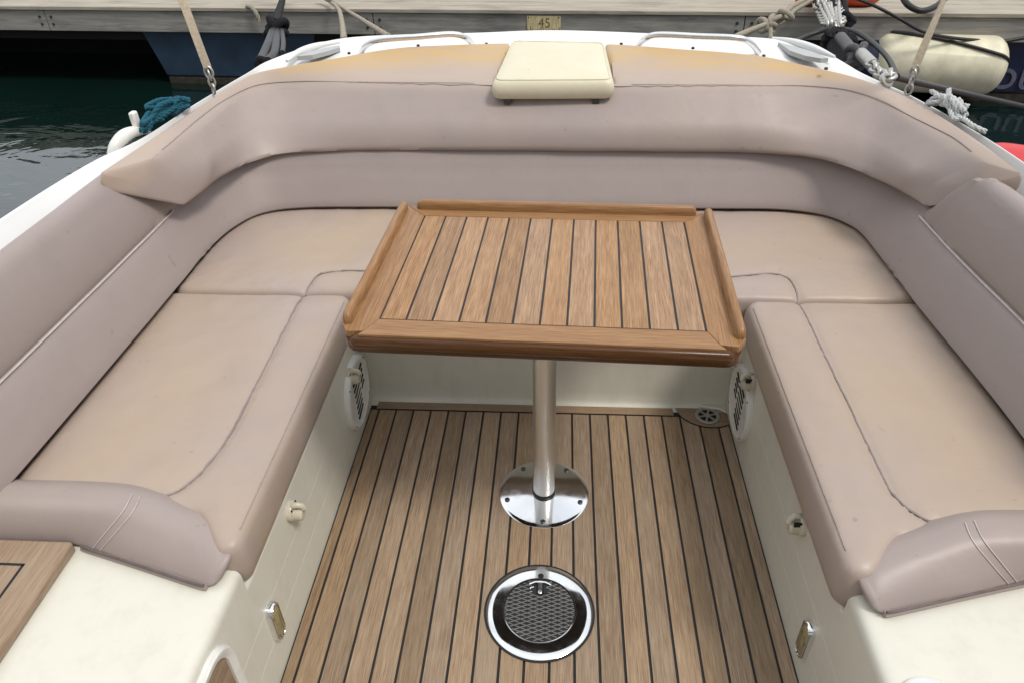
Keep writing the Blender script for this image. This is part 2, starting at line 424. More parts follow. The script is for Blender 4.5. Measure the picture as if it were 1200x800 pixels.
GI = cr_par(pre_i+inn+post_i, 240); GO = cr_par(pre_o+out+post_o, 240)
mb = MB(); rings = []
for a, b in zip(GI, GO):
    d = b-a; d[2] = 0; L = np.linalg.norm(d[:2]); n = d/(L+1e-9)
    dn_ = .085-.055*min(1, max(0, (L-.03)/.08)); a = a+v3((0, 0, -dn_)); a2 = a-n*0.03+v3((0, 0, -.01)); lip = b
    low = v3((lip[0]*0.97, lip[1]-0.0, WZ-.3))
    sd_ = min(1, max(0, (dn_-.030)/.055)); m1 = a+n*L*.45+v3((0, 0, dn_*(.75-.45*sd_))); m2 = a+n*L*(.80+.08*sd_)+v3((0, 0, dn_*(.98-.16*sd_)))
    prof = [a2+v3((0, 0, -.26)), a2, a, m1, m2, lip+v3((0, 0, .004)), lip+n*.012+v3((0, 0, -.010)), lip+n*.014+v3((0, 0, -.05)), lip+v3((0, 0, -.07)), low]
    rings.append(fillet(prof, [0, .01, .004, .02, .02, .010, .012, .01, .01, 0], 3))
mb.rings(rings, False, False)
mb.build('hull', 'white_gel', boat, 50)

# cockpit liner: seat bases, side panels with rolled rim, back panel, forward shelves
mb = MB()
XL, XR, YB, RIM = -.507, .509, 1.597, .280
def strip_y(sx, y0, y1, prof, m):
    """extrude profile [(|x|,z)] along y on side sx"""
    m.rings([[(sx*x, y0, z) for x, z in prof], [(sx*x, y1, z) for x, z in prof]], False, False)
for sx in (-1, 1):
    ax = abs(XL) if sx < 0 else XR
    prof = fillet([(ax-.004, -.02), (ax-.0012, .086), (ax-.0008, .087), (ax-.0006, .17), (ax-.0002, .171), (ax+.0, RIM-.006), (ax+.003, RIM), (ax+.012, RIM+.002), (ax+.020, RIM-.008), (ax+.022, .25), (1.12, .25)], [0, .002, .002, .002, .002, .006, .006, .006, .006, .006, .006], 4)
    strip_y(sx, .747, YB+.02, prof, mb)
    # forward shelf at step height
    prof = fillet([(ax-.004, -.02), (ax-.0012, .086), (ax-.0008, .087), (ax-.0006, .17), (ax-.0002, .171), (ax, .333), (ax+.05, .337), (1.12, .337)], [0, .002, .002, .002, .002, .02, .02, 0], 6)
    strip_y(sx, -.9, .747, prof, mb)
    mb.add([(sx*.552, .745, .3366), (sx*1.12, .745, .3366), (sx*1.12, .87, .3366), (sx*.60, .87, .3366), (sx*.552, .79, .3366)], [(0, 1, 2, 3, 4)])
    # riser closing the end of the shelf above the seat base
    mb.add([(sx*(ax+.012), .747, .25), (sx*1.12, .747, .25), (sx*1.12, .747, .337), (sx*(ax+.012), .747, .335)], [(0, 1, 2, 3)])
# back panel
prof = fillet([(YB-.035, -.004), (YB-.006, .002), (YB, .03), (YB+.004, .17), (YB+.004, RIM), (YB+.05, RIM), (YB+.05, .25), (2.3, .25)], .012, 4)
mb.rings([[(-.56, y, z) for y, z in prof], [(.56, y, z) for y, z in prof]], False, False)
# inner hull skin behind the backrests
mb.build('cockpit_liner', 'cream_gel', boat, 40)
# moulded seam beads on the side panels
# teak floor --------------------------------------------------------
FX0, FX1, FYB = -.505, .507, 1.5475
mb = MB(); mb.add([(FX0-.004, -.9, -.003), (FX1+.004, -.9, -.003), (FX1+.004, YB+.02, -.003), (FX0-.004, YB+.02, -.003)], [(0, 1, 2, 3)])
fl = mb.build('cockpit_floor', 'caulk', boat, 0)
mb = MB()
CW = .0056
DC, DR = (0.455, 1.597), .092      # corner board round the drain
def plank_end(x):
    dx = x-DC[0]
    return FYB-CW/2 if abs(dx) >= DR+.004 else min(FYB-CW/2, DC[1]-math.sqrt(max(0, (DR+.004)**2-dx*dx)))
edges = [FX0]+[-.5025+.05*i for i in range(21) if FX0+.01 < -.5025+.05*i < FX1-.005]+[FX1]
edges = [FX0, -.4770]+[-.4770+.05*i for i in range(1, 20) if -.4770+.05*i < FX1-.012]+[FX1]
for a, b in zip(edges[:-1], edges[1:]):
    x0, x1 = a+(CW/2 if a != FX0 else .0055), b-(CW/2 if b != FX1 else .0055)
    xs = np.linspace(x0, x1, 9)
    top = [(x, plank_end(x), 0) for x in xs]; bot = [(x, -.9, 0) for x in xs]
    k = len(xs)
    mb.add(bot+top, [(i, i+1, k+i+1, k+i) for i in range(k-1)])
    mb.add([(x0, -.9, -.003), (x0, -.9, 0), (x0, plank_end(x0), 0), (x0, plank_end(x0), -.003)], [(0, 1, 2, 3)])
    mb.add([(x1, -.9, -.003), (x1, -.9, 0), (x1, plank_end(x1), 0), (x1, plank_end(x1), -.003)], [(0, 1, 2, 3)])
mb.build('teak_planking', 'teak_floor', fl, 0)
mb = MB()
xs = np.linspace(FX0+.02, DC[0]-DR-.006, 6)
mb.add([(x, FYB+CW/2, 0) for x in xs]+[(x, YB-.006, 0) for x in xs], [(i, i+1, 6+i+1, 6+i) for i in range(5)])
mb.build('margin_board', 'teak_margin', fl, 0)
arc = [(DC[0]+DR*math.cos(a), DC[1]+DR*math.sin(a)) for a in np.linspace(R(180), R(306), 24)]
mb = MB(); mb.add([(x, y, .0006) for x, y in [(FX1-.004, DC[1]-.05), (FX1-.004, DC[1]-.012), (DC[0], DC[1]-.012)][0:1]+[(FX1-.004, YB-.03), (DC[0]-.02, YB-.03), (DC[0]-.02, YB-.007), (DC[0]-DR, YB-.007)]+arc[1:]], [tuple(range(4+len(arc)+0))])
mb.build('drain_board', 'teak_margin', fl, 0)

# floor drain with spokes
dr = MB(); Md = fr((.449, 1.549, 0), (0, 0, 1)); dr.lathe([(.033, .0008), (.034, .004), (.030, .0055), (.0245, .0045), (.024, .001)], Md, 40)
dro = dr.build('floor_drain', 'galv', boat, 40)
mb = MB(); mb.lathe([(.0238, .0012), (.0238, .0022)], Md, 32); mb.build('drain_hole', 'dark_slot', dro, 0)
mb = MB()
for k in range(6):
    a = R(15+60*k); m = Matrix.Rotation(a, 4, 'Z'); mb.box(Vector((.449, 1.549, .0035)) + m @ Vector((.015, 0, 0)), (.019, .0055, .003), m)
mb.lathe([(.007, .002), (.007, .0052)], Md, 20); mb.build('spoke_grate', 'galv', dro, 30)
# white moulded sill behind the drain
mb = MB(); mb.prism([(.432, YB+.004), (.432, 1.583), (.452, 1.578), (.485, 1.572), (.507, 1.556), (.507, YB+.004)], .0012, .010)
mb.build('drain_sill', 'cream_gel', boat, 40, bevel=.004)

# flush deck hatch --------------------------------------------------
HC = (0.0, .9150, 0)
hat = MB(); hat.lathe([(.117, -.002), (.117, .0022), (.113, .0026)], fr(HC, (0, 0, 1)), 96)
ho = hat.build('deck_hatch', 'rubber', boat, 40)
mb = MB(); mb.lathe([(.1130, .0), (.1130, .0020), (.1123, .0027), (.098, .0044), (.0785, .0066), (.0765, .0067), (.0742, .0054)], fr(HC, (0, 0, 1)), 96)
mb.build('plate', 'chrome', ho, 40)
mb = MB(); mb.lathe([(.0748, .0050), (.0748, .0062)], fr((HC[0], HC[1], 0), (0, 0, 1)), 64); mb.build('tread_disc', 'steel_dark', ho, 0)
mb = MB(); TC = (HC[0], HC[1]); TR = .0735
for sgn in (-1, 1):
    ang = sgn*R(21); dv = np.array([math.cos(ang), math.sin(ang)]); nv = np.array([-dv[1], dv[0]])
    for k in np.arange(-.0735, .0736, .0092):
        h = TR*TR-k*k
        if h <= 1e-5: continue
        h = math.sqrt(h); a = np.array(TC)+nv*k-dv*h; b = np.array(TC)+nv*k+dv*h
        # keep the handle slot clear
        n = 14
        pts = [(*(a+(b-a)*j/n), .0069) for j in range(n+1)]
        run = []
        for p in pts:
            if abs(p[0]-TC[0]) < .013 and p[1] > TC[1]+.034:
                if len(run) > 1: mb.tube(run, .0011, 5)
                run = []
            else: run.append(p)
        if len(run) > 1: mb.tube(run, .0011, 5)
mb.build('tread_pattern', 'tread_metal', ho, 60)
mb = MB(); mb.prism(rrect(TC[0]-.0085, TC[0]+.0085, TC[1]+.032, TC[1]+.070, .008), .0063, .0068); mb.build('handle_recess', 'dark_slot', ho, 0)
mb = MB(); hy = TC[1]+.066
mb.tube([(TC[0]-.024, hy-.007, .0092), (TC[0]-.012, hy-.001, .0097), (TC[0], hy, .0097), (TC[0]+.012, hy-.001, .0097), (TC[0]+.024, hy-.007, .0092)], .0030, 8)
mb.box((TC[0], hy-.014, .0084), (.009, .026, .004)); mb.lathe([(.0045, .006), (.0045, .0110), (.003, .0120)], fr((TC[0], TC[1]+.040, 0), (0, 0, 1)), 16)
mb.build('lift_handle', 'chrome', ho, 40)
mb = MB(); mb.lathe([(.0065, .0045), (.0065, .0068)], fr((TC[0]+.001, TC[1]+.0835, 0), (0, 0, 1)), 20); mb.build('finger_hole', 'dark_slot', ho, 0)

# speaker grilles ---------------------------------------------------
def speaker(sx, y, z, label):
    x = XL if sx < 0 else XR
    Ms = fr((x, y, z), (-sx, 0, 0))
    m = MB(); m.lathe([(.102, -.004), (.102, .006), (.099, .012), (.090, .014), (.084, .0105), (.02, .0125), (.0005, .013)], Ms, 64)
    o = m.build('speaker_grille', 'white_plastic', boat, 40); tag(o, label)
    s2 = MB(); mir = 1
    for row, (off, ks) in enumerate(((.014*sx, range(-3, 4)), (-.036*sx, range(0, 4)))):
        for k in ks:
            vy = k*.0180; ln = math.sqrt(max(0, .074**2-vy*vy)); cx = off
            hl = min(.026 if row == 0 else .015, ln*.5)
            if abs(cx)+hl*.5 > ln: hl = ln-abs(cx)
            if hl < .005: continue
            a = R(-14*sx); rot = Matrix.Rotation(a, 4, 'Z')
            # local x axis is horizontal along the panel, local y is up
            vs = [rot @ Vector((ex*hl, ey*.0033, 0)) for ex, ey in ((-1, -1), (1, -1), (1, 1), (-1, 1))]
            base = Vector((cx, vy, .0131 if row == 0 else .0131))
            lo = [Ms @ (p+base+Vector((0, 0, -.004))) for p in vs]; hi = [Ms @ (p+base+Vector((0, 0, .0004))) for p in vs]
            s2.add(lo+hi, [(4, 5, 6, 7), (0, 1, 5, 4), (1, 2, 6, 5), (2, 3, 7, 6), (3, 0, 4, 7)])
    s2.build('slots', 'dark_slot', o, 0)
    for a in (40, 140, 220, 320):
        s3 = MB(); s3.lathe([(.0028, .010), (.0028, .0138)], Ms @ Matrix.Translation((.094*math.cos(R(a)), .094*math.sin(R(a)), 0)), 12)
        s3.build('screw', 'dark_slot', o, 0)
speaker(-1, 1.462, .134, 'round white speaker grille low on the panel under the long bench at the left')
speaker(1, 1.462, .128, 'round white speaker grille beside the floor drain')

# catches (beige round bosses with a hook) --------------------------
def hook(sx, y, z):
    x = XL if sx < 0 else XR
    Mh = fr((x, y, z), (-sx, 0, 0)) @ Matrix.Scale(.84, 4)
    m = MB(); m.lathe([(.026, -.002), (.026, .010), (.024, .013), (.0, .0135)], Mh @ Matrix.Translation((0, 0, 0)), 28)
    m.lathe([(.019, .010), (.018, .030), (.014, .034), (.0, .0345)], Mh @ Matrix.Translation((0, -.008, 0)), 24)
    o = m.build('rope_hook', 'beige_plastic', boat, 40)
    g = MB(); g.tube([Mh @ Vector(p) for p in ((-.004, .022, .012), (-.003, .024, .026), (0, .018, .034), (.002, .008, .036))], .0065, 10)
    g.build('hook', 'beige_plastic', o, 60)
    for px, py in ((.014, .017), (-.015, .015), (.004, -.027)):
        h = MB(); h.lathe([(.0034, .011), (.0034, .0142)], Mh @ Matrix.Translation((px, py, 0)), 12); h.build('screw', 'dark_slot', o, 0)
    h = MB(); h.box(Mh @ Vector((.011, .006, .02)), (.012, .004, .018)); h.build('slot', 'dark_slot', o, 0)
for sx, y, z in ((-1, .962, .238), (-1, 1.432, .212), (1, .962, .246), (1, 1.412, .236)): hook(sx, y, z)

# courtesy lights
for sx, y, z in ((-1, .785, .128), (1, .810, .101)):
    x = XL if sx < 0 else XR
    Ml = fr((x, y, z), (-sx, 0, 0))
    out_ = rrect(-.018, .018, -.049, .049, .016, 8)
    def lring(sc, d): return [Ml @ Vector((px*sc, py*(1-(1-sc)*.45), d)) for px, py in out_]
    m = MB(); m.rings([lring(1.0, -.002), lring(1.0, .008), lring(.90, .0135), lring(.72, .0145), lring(.66, .011)], True, True)
    o = m.build('courtesy_light', 'chrome', boat, 35)
    m = MB(); m.rings([lring(.62, .0108), lring(.60, .0135), lring(.40, .016)], True, True); m.build('lens', 'brass_lens', o, 35)
    m = MB(); m.add([Ml @ Vector((-sx*.002, py*.80, .0172)) for py in (-.034, .034)]+[Ml @ Vector((-sx*.002+.003, py*.80, .0168)) for py in (.034, -.034)], [(0, 1, 2, 3)])
    m.build('shade', 'chrome', o, 0)

# storage niche with a teak door let into the port shelf panel
Mn = Matrix(((0, 0, 1, XL), (1, 0, 0, 0), (0, 1, 0, 0), (0, 0, 0, 1)))
def nring(o, d): return [Mn @ Vector((px, py, d)) for px, py in rrect(.20-o, .630+o, .03-o, .295+o, .045+o, 8)]
m = MB(); m.rings([nring(.020, -.002), nring(.020, .006), nring(.015, .011), nring(.006, .011), nring(.0, .007), nring(.0, -.004)], True, False)
no = m.build('storage_niche', 'white_plastic', boat, 40)
m = MB(); m.rings([nring(-.001, .001), nring(-.001, .0025)], True, True); m.build('door', 'teak_step', no, 0)

# round socket on the starboard shelf
m = MB(); Mf = fr((.566, .557, .3375), (0, 0, 1)); m.lathe([(.048, -.001), (.048, .003), (.043, .007), (.030, .008), (.026, .006), (.0255, .001)], Mf, 48)
so = m.build('deck_socket', 'white_plastic', boat, 40)
m = MB(); m.lathe([(.0252, .001), (.0252, .003)], Mf, 32); m.build('socket_hole', 'dark_slot', so, 0)

# teak step on the port shelf
m = MB(); SX, SYB, SZ = -.808, .776, .3375
m.prism(rrect(-1.10, SX, -.3, SYB-.002, .006, 3), SZ, SZ+.022)
st = m.build('teak_step', 'teak_step', boat, 30, bevel=.004)
m = MB(); zz = SZ+.0225
def bar(a, b, wv=.0024):
    a, b = v3(a), v3(b); t = (b-a)/np.linalg.norm(b-a); n = np.array([-t[1], t[0], 0])*wv; a = a-t*wv; b = b+t*wv
    m.add([a-n, b-n, b+n, a+n], [(0, 1, 2, 3)])
bar((SX-.057, .722, zz), (-1.1, .722, zz)); bar((SX-.057, .7195, zz), (SX-.057, -.25, zz))
m.build('inlay_line', 'caulk', st, 0)

# handrails on the stern deck
def rail(pxs):
    pts = cr([atz(x, y, z) for x, y, z in pxs], 40)
    m = MB(); m.tube(pts, .0095, 12); return m.build('handrail', 'steel_rail', boat, 60)
rail([(424, 61, .735), (430, 53, .765), (446, 47, .785), (490, 43.5, .79), (528, 40.5, .79), (545, 44, .775), (554, 52, .738)])
rail([(748, 53, .738), (758, 45, .775), (772, 41, .79), (820, 43, .79), (864, 45, .79), (880, 51, .77), (889, 62, .735)])
# thin grey lens-shaped panels on the quarter mouldings, with a raised white brow outside each
for pts in (((348, 66.5), (362, 61), (381, 56.5), (398, 53.5), (398, 56), (384, 60.5), (366, 65)), ((912, 50), (932, 55), (952, 61), (971, 68.5), (962, 69), (944, 66), (926, 60))):
    ol = [atz(x, y, .748) for x, y in pts]
    m = MB(); n = len(ol)
    m.add([(p[0], p[1], .735) for p in ol]+[(p[0], p[1], .7485) for p in ol], [tuple(range(n, 2*n))]+[(i, (i+1) % n, n+(i+1) % n, n+i) for i in range(n)])
    m.build('grey_panel', 'grey_gel', boat, 0)
for pts in (((336, 72), (350, 62), (372, 54), (398, 49.5)), ((905, 45), (928, 49), (952, 56.5), (978, 67))):
    m = MB(); m.tube(cr([atz(x, y, .745) for x, y in pts], 24), [.012*math.sin(math.pi*(.12+.76*i/23)) for i in range(24)], 10); m.build('deck_brow', 'white_gel', boat, 60)
# snap studs along the edge of the stern deck
for x, y in ((490, 54), (570, 52), (728, 52), (812, 57), (895, 66), (968, 81), (409, 63)):
    p = atz(x, y, .747); m = MB(); m.lathe([(.0055, -.002), (.0055, .003), (.002, .005)], fr(p, (0, 0, 1)), 12); m.build('stud', 'steel_dark', boat, 40)
# white cleat on the port gunwale
p = atz(166, 164, .70)
m = MB()
m.tube(cr([p+v3((-.050, -.085, -.012)), p+v3((-.035, -.055, .010)), p+v3((-.028, -.01, .018)), p+v3((-.02, .04, .010)), p+v3((-.012, .07, -.004))], 16), [.005, .009, .013, .015, .016, .017, .017, .017, .016, .015, .014, .013, .012, .010, .008, .006], 12)
m.box(p+v3((-.022, .035, .035)), (.016, .024, .055))
m.build('cleat', 'white_plastic', boat, 50, bevel=.005)
# unseen bulkhead and windscreen added forward of the cockpit to block light from ahead
m = MB(); m.prism(rrect(-1.05, 1.05, -1.62, -1.50, .04), .0, 1.25); m.build('unseen_bulkhead', 'cream_gel', boat, 30)
m = MB(); m.prism(rrect(-1.0, 1.0, -1.585, -1.565, .008), 1.25, 1.80); m.build('unseen_windscreen', 'tint_glass', boat, 30)

# ================================================================== UPHOLSTERY
def cushion(name, rect, rad, ztop, zbot, warp, welts, label, res=.0075, edge=.024, crown=.008, mat='vinyl_seat', soil_and_light=.55, seed=1.0, sag=None):
    """padded cushion: rounded-rectangle height field, warped in plan, with welt grooves"""
    x0, x1, y0, y1 = rect; cx, cy = (x0+x1)/2, (y0+y1)/2
    nx = int((x1-x0)/res)+1; ny = int((y1-y0)/res)+1
    hx, hy = (x1-x0)/2, (y1-y0)/2
    A = np.linspace(-1, 1, nx); B = np.linspace(-1, 1, ny)
    # crowd samples to the edges
    ce = lambda t: np.sign(t)*(1-(1-np.abs(t))**1.25)
    A, B = ce(A), ce(B)
    def rnd(qx, qy):
        r = rad[(0 if qx < 0 else 1)+(0 if qy < 0 else 2)]
        kx, ky = hx-r, hy-r
        if abs(qx) > kx and abs(qy) > ky:
            ex, ey = math.copysign(kx, qx), math.copysign(ky, qy); dx, dy = qx-ex, qy-ey; L = math.hypot(dx, dy)+1e-12
            return ex+dx/L*r, ey+dy/L*r
        return qx, qy
    XY = np.zeros((ny, nx, 2)); D = np.zeros((ny, nx))
    for j, b in enumerate(B):
        for i, a in enumerate(A):
            m_ = max(abs(a), abs(b), 1e-9); bx, by = rnd(a/m_*hx, b/m_*hy); qx, qy = bx*m_, by*m_
            XY[j, i] = (qx+cx, qy+cy)
            r = rad[(0 if qx < 0 else 1)+(0 if qy < 0 else 2)]
            ux, uy = abs(qx)-(hx-r), abs(qy)-(hy-r)
            sd = math.hypot(max(ux, 0), max(uy, 0))+min(max(ux, uy), 0)-r
            D[j, i] = max(0.0, -sd)
    P = XY.reshape(-1, 2).copy(); d = D.reshape(-1)
    W = np.array([warp(*p) for p in P]) if warp else P.copy()
    e = np.clip(d/edge, 0, 1)
    z = ztop-edge*.72*(1-np.sqrt(np.clip(1-(1-e)**2, 0, 1)))
    z += crown*np.sin(np.pi*np.clip(d/.20, 0, .5))
    z += np.array([.0035*fbm(p[0], p[1], 4.0, seed)+.0012*fbm(p[0], p[1], 15.0, seed+3) for p in W])*np.clip(d/.05, 0, 1)
    so = np.zeros(len(W))
    if sag is not None:
        s_ = np.array([sag(*p) for p in W]); z -= .008*s_; so = np.clip(s_, 0, 1)*soil_and_light
    for path in welts:
        q = poly_dist(W, np.array(path)[:, :2]); z -= .0055*np.exp(-(q/.0065)**2)+.003*np.exp(-(q/.025)**2)
    # puckers along the seams and small creases near the edges
    pk = np.exp(-(d/.05)**2)*.8
    for path in welts: pk = np.maximum(pk, np.exp(-(poly_dist(W, np.array(path)[:, :2])/.022)**2))
    z += np.array([(.0016*fbm(p[0], p[1], 34.0, seed+6)+.0012*fbm(p[0]*1.0, p[1]*2.2, 16.0, seed+9))*k_ if k_ > .04 else 0 for p, k_ in zip(W, pk)])*np.clip(d/.02, .2, 1)
    vs = [(W[k, 0], W[k, 1], z[k]) for k in range(len(W))]
    m = MB(); m.add(vs, [(j*nx+i, j*nx+i+1, (j+1)*nx+i+1, (j+1)*nx+i) for j in range(ny-1) for i in range(nx-1)])
    ring = [i for i in range(nx)]+[j*nx+nx-1 for j in range(1, ny)]+[(ny-1)*nx+i for i in range(nx-2, -1, -1)]+[j*nx for j in range(ny-2, 0, -1)]
    c0 = W.mean(0); prev = [vs[k] for k in ring]; idx = list(ring); base = len(m.v); n = len(ring)
    zr = np.array([vs[k][2] for k in ring]); lay = []
    for t, ins in ((.25, -.002), (.55, -.003), (.8, .000), (.95, .006), (1.0, .014)):
        pts = []
        for q, k in enumerate(ring):
            x, y = W[k]; dx, dy = x-c0[0], y-c0[1]; L = math.hypot(dx, dy)
            a_, b_ = W[ring[q-1]], W[ring[(q+1) % n]]; tx, ty = b_-a_; tl = math.hypot(tx, ty)+1e-9
            nx_, ny_ = ty/tl, -tx/tl
            pts.append((x-nx_*ins, y-ny_*ins, zr[q]+(zbot-zr[q])*t))
        lay.append(pts)
    allv = [p for L_ in lay for p in L_]; o0 = len(m.v); m.v += [tuple(map(float, p)) for p in allv]
    for q in range(n):
        q2 = (q+1) % n; m.f.append((ring[q], ring[q2], o0+q2, o0+q))
        for l in range(len(lay)-1): m.f.append((o0+l*n+q, o0+l*n+q2, o0+(l+1)*n+q2, o0+(l+1)*n+q))
    m.f.append(tuple(o0+(len(lay)-1)*n+q for q in range(n)))
    attrs = {'soil_and_light': list(so)+[0]*len(allv)}
    o = m.build(name, mat, None, 180, attrs=attrs); tag(o, label, 'cushion')
    def zat(x, y):
        k = int(np.argmin((W[:, 0]-x)**2+(W[:, 1]-y)**2)); return z[k]
    return o, zat

def welt(parent, path, zat, r=.0028, mat='welt', off=0.0):
    m = MB(); m.tube([(p[0], p[1], zat(p[0], p[1])+off) for p in path], r, 6); return m.build('welt', mat, parent, 60)
def stitches(parent, path3, r=.0009, gap=.0062, ln=.0054):
    """row of separate thread stitches in one mesh along a 3-D path"""
    P = np.array([v3(p) for p in path3]); L = np.r_[0, np.cumsum(np.linalg.norm(np.diff(P, axis=0), axis=1))]
    m = MB(); t = 0
    g = lambda q: np.array([np.interp(q, L, P[:, k]) for k in range(3)])
    while t+ln < L[-1]:
        a, b = g(t), g(t+ln); m.tube([a-v3((0, 0, .0005)), (a+b)/2+v3((0, 0, .0006)), b-v3((0, 0, .0005))], r, 5); t += gap
    return m.build('stitching', 'thread_dim', parent, 60)

ZS = .390
def zpath(pxs, n, z=ZS): return cr([atz(x, y, z) for x, y in pxs], n)
wl = zpath([(357, 338), (330, 390), (300, 447), (272, 500), (250, 534), (230, 557), (207, 573), (180, 580), (150, 579), (100, 575), (20, 571)], 90)
wr = zpath([(936, 349), (960, 399), (992, 463), (1025, 534), (1048, 577), (1078, 601), (1112, 611), (1145, 612), (1200, 609), (1240, 607)], 90)
def sagf(cx, cy, rx, ry):
    return lambda x, y: math.exp(-((x-cx)/rx)**2-((y-cy)/ry)**2)
YJ = 1.552
def warpL(x, y):
    k = 1-(y-.755)/(YJ-.755); return (x, y+k*(.075*sstep((abs(x)-.525)/.085)-.008))
def sstep(t): t = min(1, max(0, t)); return t*t*(3-2*t)
lc, lz = cushion('bench_cushion', (-.985, -.497, .755, YJ), (.02, .03, .02, .035), ZS-.004, RIM+.004, warpL, [wl],
    'long taupe bench cushion on the left, ending at the bolster beside the teak step', seed=2.0, sag=sagf(-.79, 1.2, .16, .36))
welt(lc, wl, lz, .0024, 'welt_mid', .0013)
rc, rz_ = cushion('bench_cushion', (.490, .93, .755, YJ), (.03, .02, .035, .02), ZS-.004, RIM+.004, warpL, [wr],
    'long taupe bench cushion on the right side of the cockpit, by the floor drain', seed=5.0, sag=sagf(.75, 1.2, .16, .36))
welt(rc, wr, rz_, .0024, 'welt_mid', .0013)
wa = np.vstack([zpath([(357, 340), (362, 333), (369, 324.5), (380, 319), (402, 317)], 16), zpath([(450, 317), (650, 320), (850, 324)], 40), zpath([(893, 318.5), (912, 320), (924, 325), (932, 336), (937, 349)], 16)])
ac, az_ = cushion('aft_cushion', (-.975, .925, YJ+.003, 2.06), (.02, .02, .13, .13), ZS-.002, RIM+.004, None, [wa],
    'wide taupe seat cushion across the stern, behind the teak table', seed=8.0, sag=lambda x, y: math.exp(-((abs(x+.03)-.62)/.2)**2-((y-1.80)/.14)**2))
welt(ac, wa, az_, .0024, 'welt_mid', .0013)
for o_, zf, sx, x_, y0 in ((lc, lz, -1, -.509, .79), (rc, rz_, 1, .502, .79)):
    for dx in (.0,):
        stitches(o_, [(x_+sx*dx, y, zf(x_+sx*dx, y)+.0006) for y in np.linspace(y0, 1.51, 80)])

# wrap-around backrest: seat-line guide curve, then padded profile that is tall at the sides and low under the coaming
b0 = cr([atz(x, y, ZS-.004) for x, y in [(0, 594), (20, 570), (115, 457), (213, 340), (253, 291), (283, 267), (312, 254.5), (352, 249), (420, 248), (640, 248.5), (837, 250), (913, 251.5), (960, 257.5), (990, 268), (1010, 282), (1040, 320), (1067, 357), (1130, 436), (1200, 527), (1216, 548)]]+[v3((.906, .94, ZS-.004)), v3((.908, .85, ZS-.004))], 440)
mb = MB(); rings = []; N_ = len(b0)
def sstep(t): t = min(1, max(0, t)); return t*t*(3-2*t)
wl_pts = []; tl = []
Tn = np.gradient(b0[:, :2], axis=0); Tn /= np.linalg.norm(Tn, axis=1)[:, None]
for _ in range(12): Tn[1:-1] = (Tn[:-2]+Tn[1:-1]*2+Tn[2:])/4
Tn /= np.linalg.norm(Tn, axis=1)[:, None]
for i in range(N_):
    p = b0[i]; t = Tn[i]; n = np.array([-t[1], t[0]])            # outward (left of travel: path runs left->aft->right)
    # tall at the sides, low and leaning under the aft coaming
    lowf = sstep((p[1]-1.74)/.10)
    def q(o, z): return v3((p[0]+n[0]*o, p[1]+n[1]*o, z))
    T = [(.060, .3925), (.022, .3925), (.005, .397), (-.001, .410), (.024, .460), (.048, .515), (.054, .530), (.058, .545), (.070, .60), (.080, .650), (.094, .682), (.114, .692), (.132, .680), (.140, .62), (.142, .50)]
    A_ = [(.060, .3925), (.022, .3925), (.005, .397), (-.001, .410), (.026, .455), (.048, .495), (.056, .513), (.062, .527), (.078, .550), (.092, .562), (.108, .566), (.125, .564), (.140, .555), (.150, .53), (.155, .45)]
    prof = []
    for a, b in zip(T, A_):
        lf = sstep((p[1]-((1.772 if i < N_/2 else 1.722)-(1.40 if i < N_/2 else 1.75)*max(0, a[0]-.03)))/.08); prof.append(((1-lf)*a[0]+lf*b[0], (1-lf)*a[1]+lf*b[1]))
    dense = cr([v3((o, z)) for o, z in prof], 44)
    s = fbm(i*.018, 0, 1.0, 4)*.002
    ring = []
    for k, (o, z) in enumerate(dense):
        bul = .006*math.sin(math.pi*min(1, max(0, (z-.40)/.13))) if z < .53 else .006*math.sin(math.pi*min(1, (z-.53)/.12))
        gv = .0045*math.exp(-((z-.530)/.006)**2)*(1-lowf) if k < 30 else 0
        ring.append(q(o-bul*(1 if k < 30 else 0)+s+gv, z+s*.5))
    rings.append(ring)
    if p[1] < 1.725: wl_pts.append((i, q(.054+s-.001, .530+s*.5)))
mb.rings([[*r] for r in rings], False, False)
# end faces
for r in (rings[0], rings[-1]):
    c = np.mean(r, axis=0); o0 = len(mb.v); mb.v += [tuple(map(float, p)) for p in r]; mb.f.append(tuple(o0+i for i in range(len(r))))
bk = mb.build('backrest', 'vinyl_back', None, 40); tag(bk, 'wraparound taupe backrest lining both sides and the stern of the cockpit, above the seat cushions', 'backrest')
for half in ([p for i, p in wl_pts if i < N_/2], [p for i, p in wl_pts if i > N_/2]):
    m = MB(); m.tube(half, .0027, 8); m.build('welt', 'welt_light', bk, 60)

# coaming cushion over the stern -----------------------------------
cst = [((222, 241), (184, 184), (117, 203)), ((238, 229), (213, 161), (170.5, 166.5)), ((262, 211), (251, 132), (231, 124.5)), ((291, 195), (291, 107.5), (290, 88.5)),
       ((330, 185), (333, 100.5), (333, 77)), ((398, 181), (400, 100), (400, 67)), ((470, 180.5), (470, 100), (470, 57)), ((560, 181), (560, 101), (560, 53)),
       ((640, 181), (640, 101.5), (640, 52)), ((728, 181.5), (725, 102), (720, 53)), ((800, 182), (800, 103), (800, 59)), ((890, 183.5), (893, 104), (893, 66)),
       ((958, 190), (966, 106.5), (960, 79)), ((1002, 204), (1022, 117), (1010, 92)), ((1030, 217), (1070, 141), (1064, 114.2)), ((1055, 230), (1112, 165), (1137, 155.5)), ((1077, 242), (1148, 189), (1198, 204))]
zside = [.700, .700, .700, .713, .728, .742, .745, .745, .745, .745, .745, .742, .730, .715, .70, .70, .70]
n_st = 300
K0 = cr_par([atz(*a, .548) for a, b, c in cst], n_st); K1 = cr_par([atz(*b, zz-.008-.027*min(1, (zz-.70)/.028)) for (a, b, c), zz in zip(cst, zside)], n_st)
K2 = cr_par([atz(*c, zz+.012) for (a, b, c), zz in zip(cst, zside)], n_st)
mb = MB(); rings = []; yel = []; soil_and_light = []
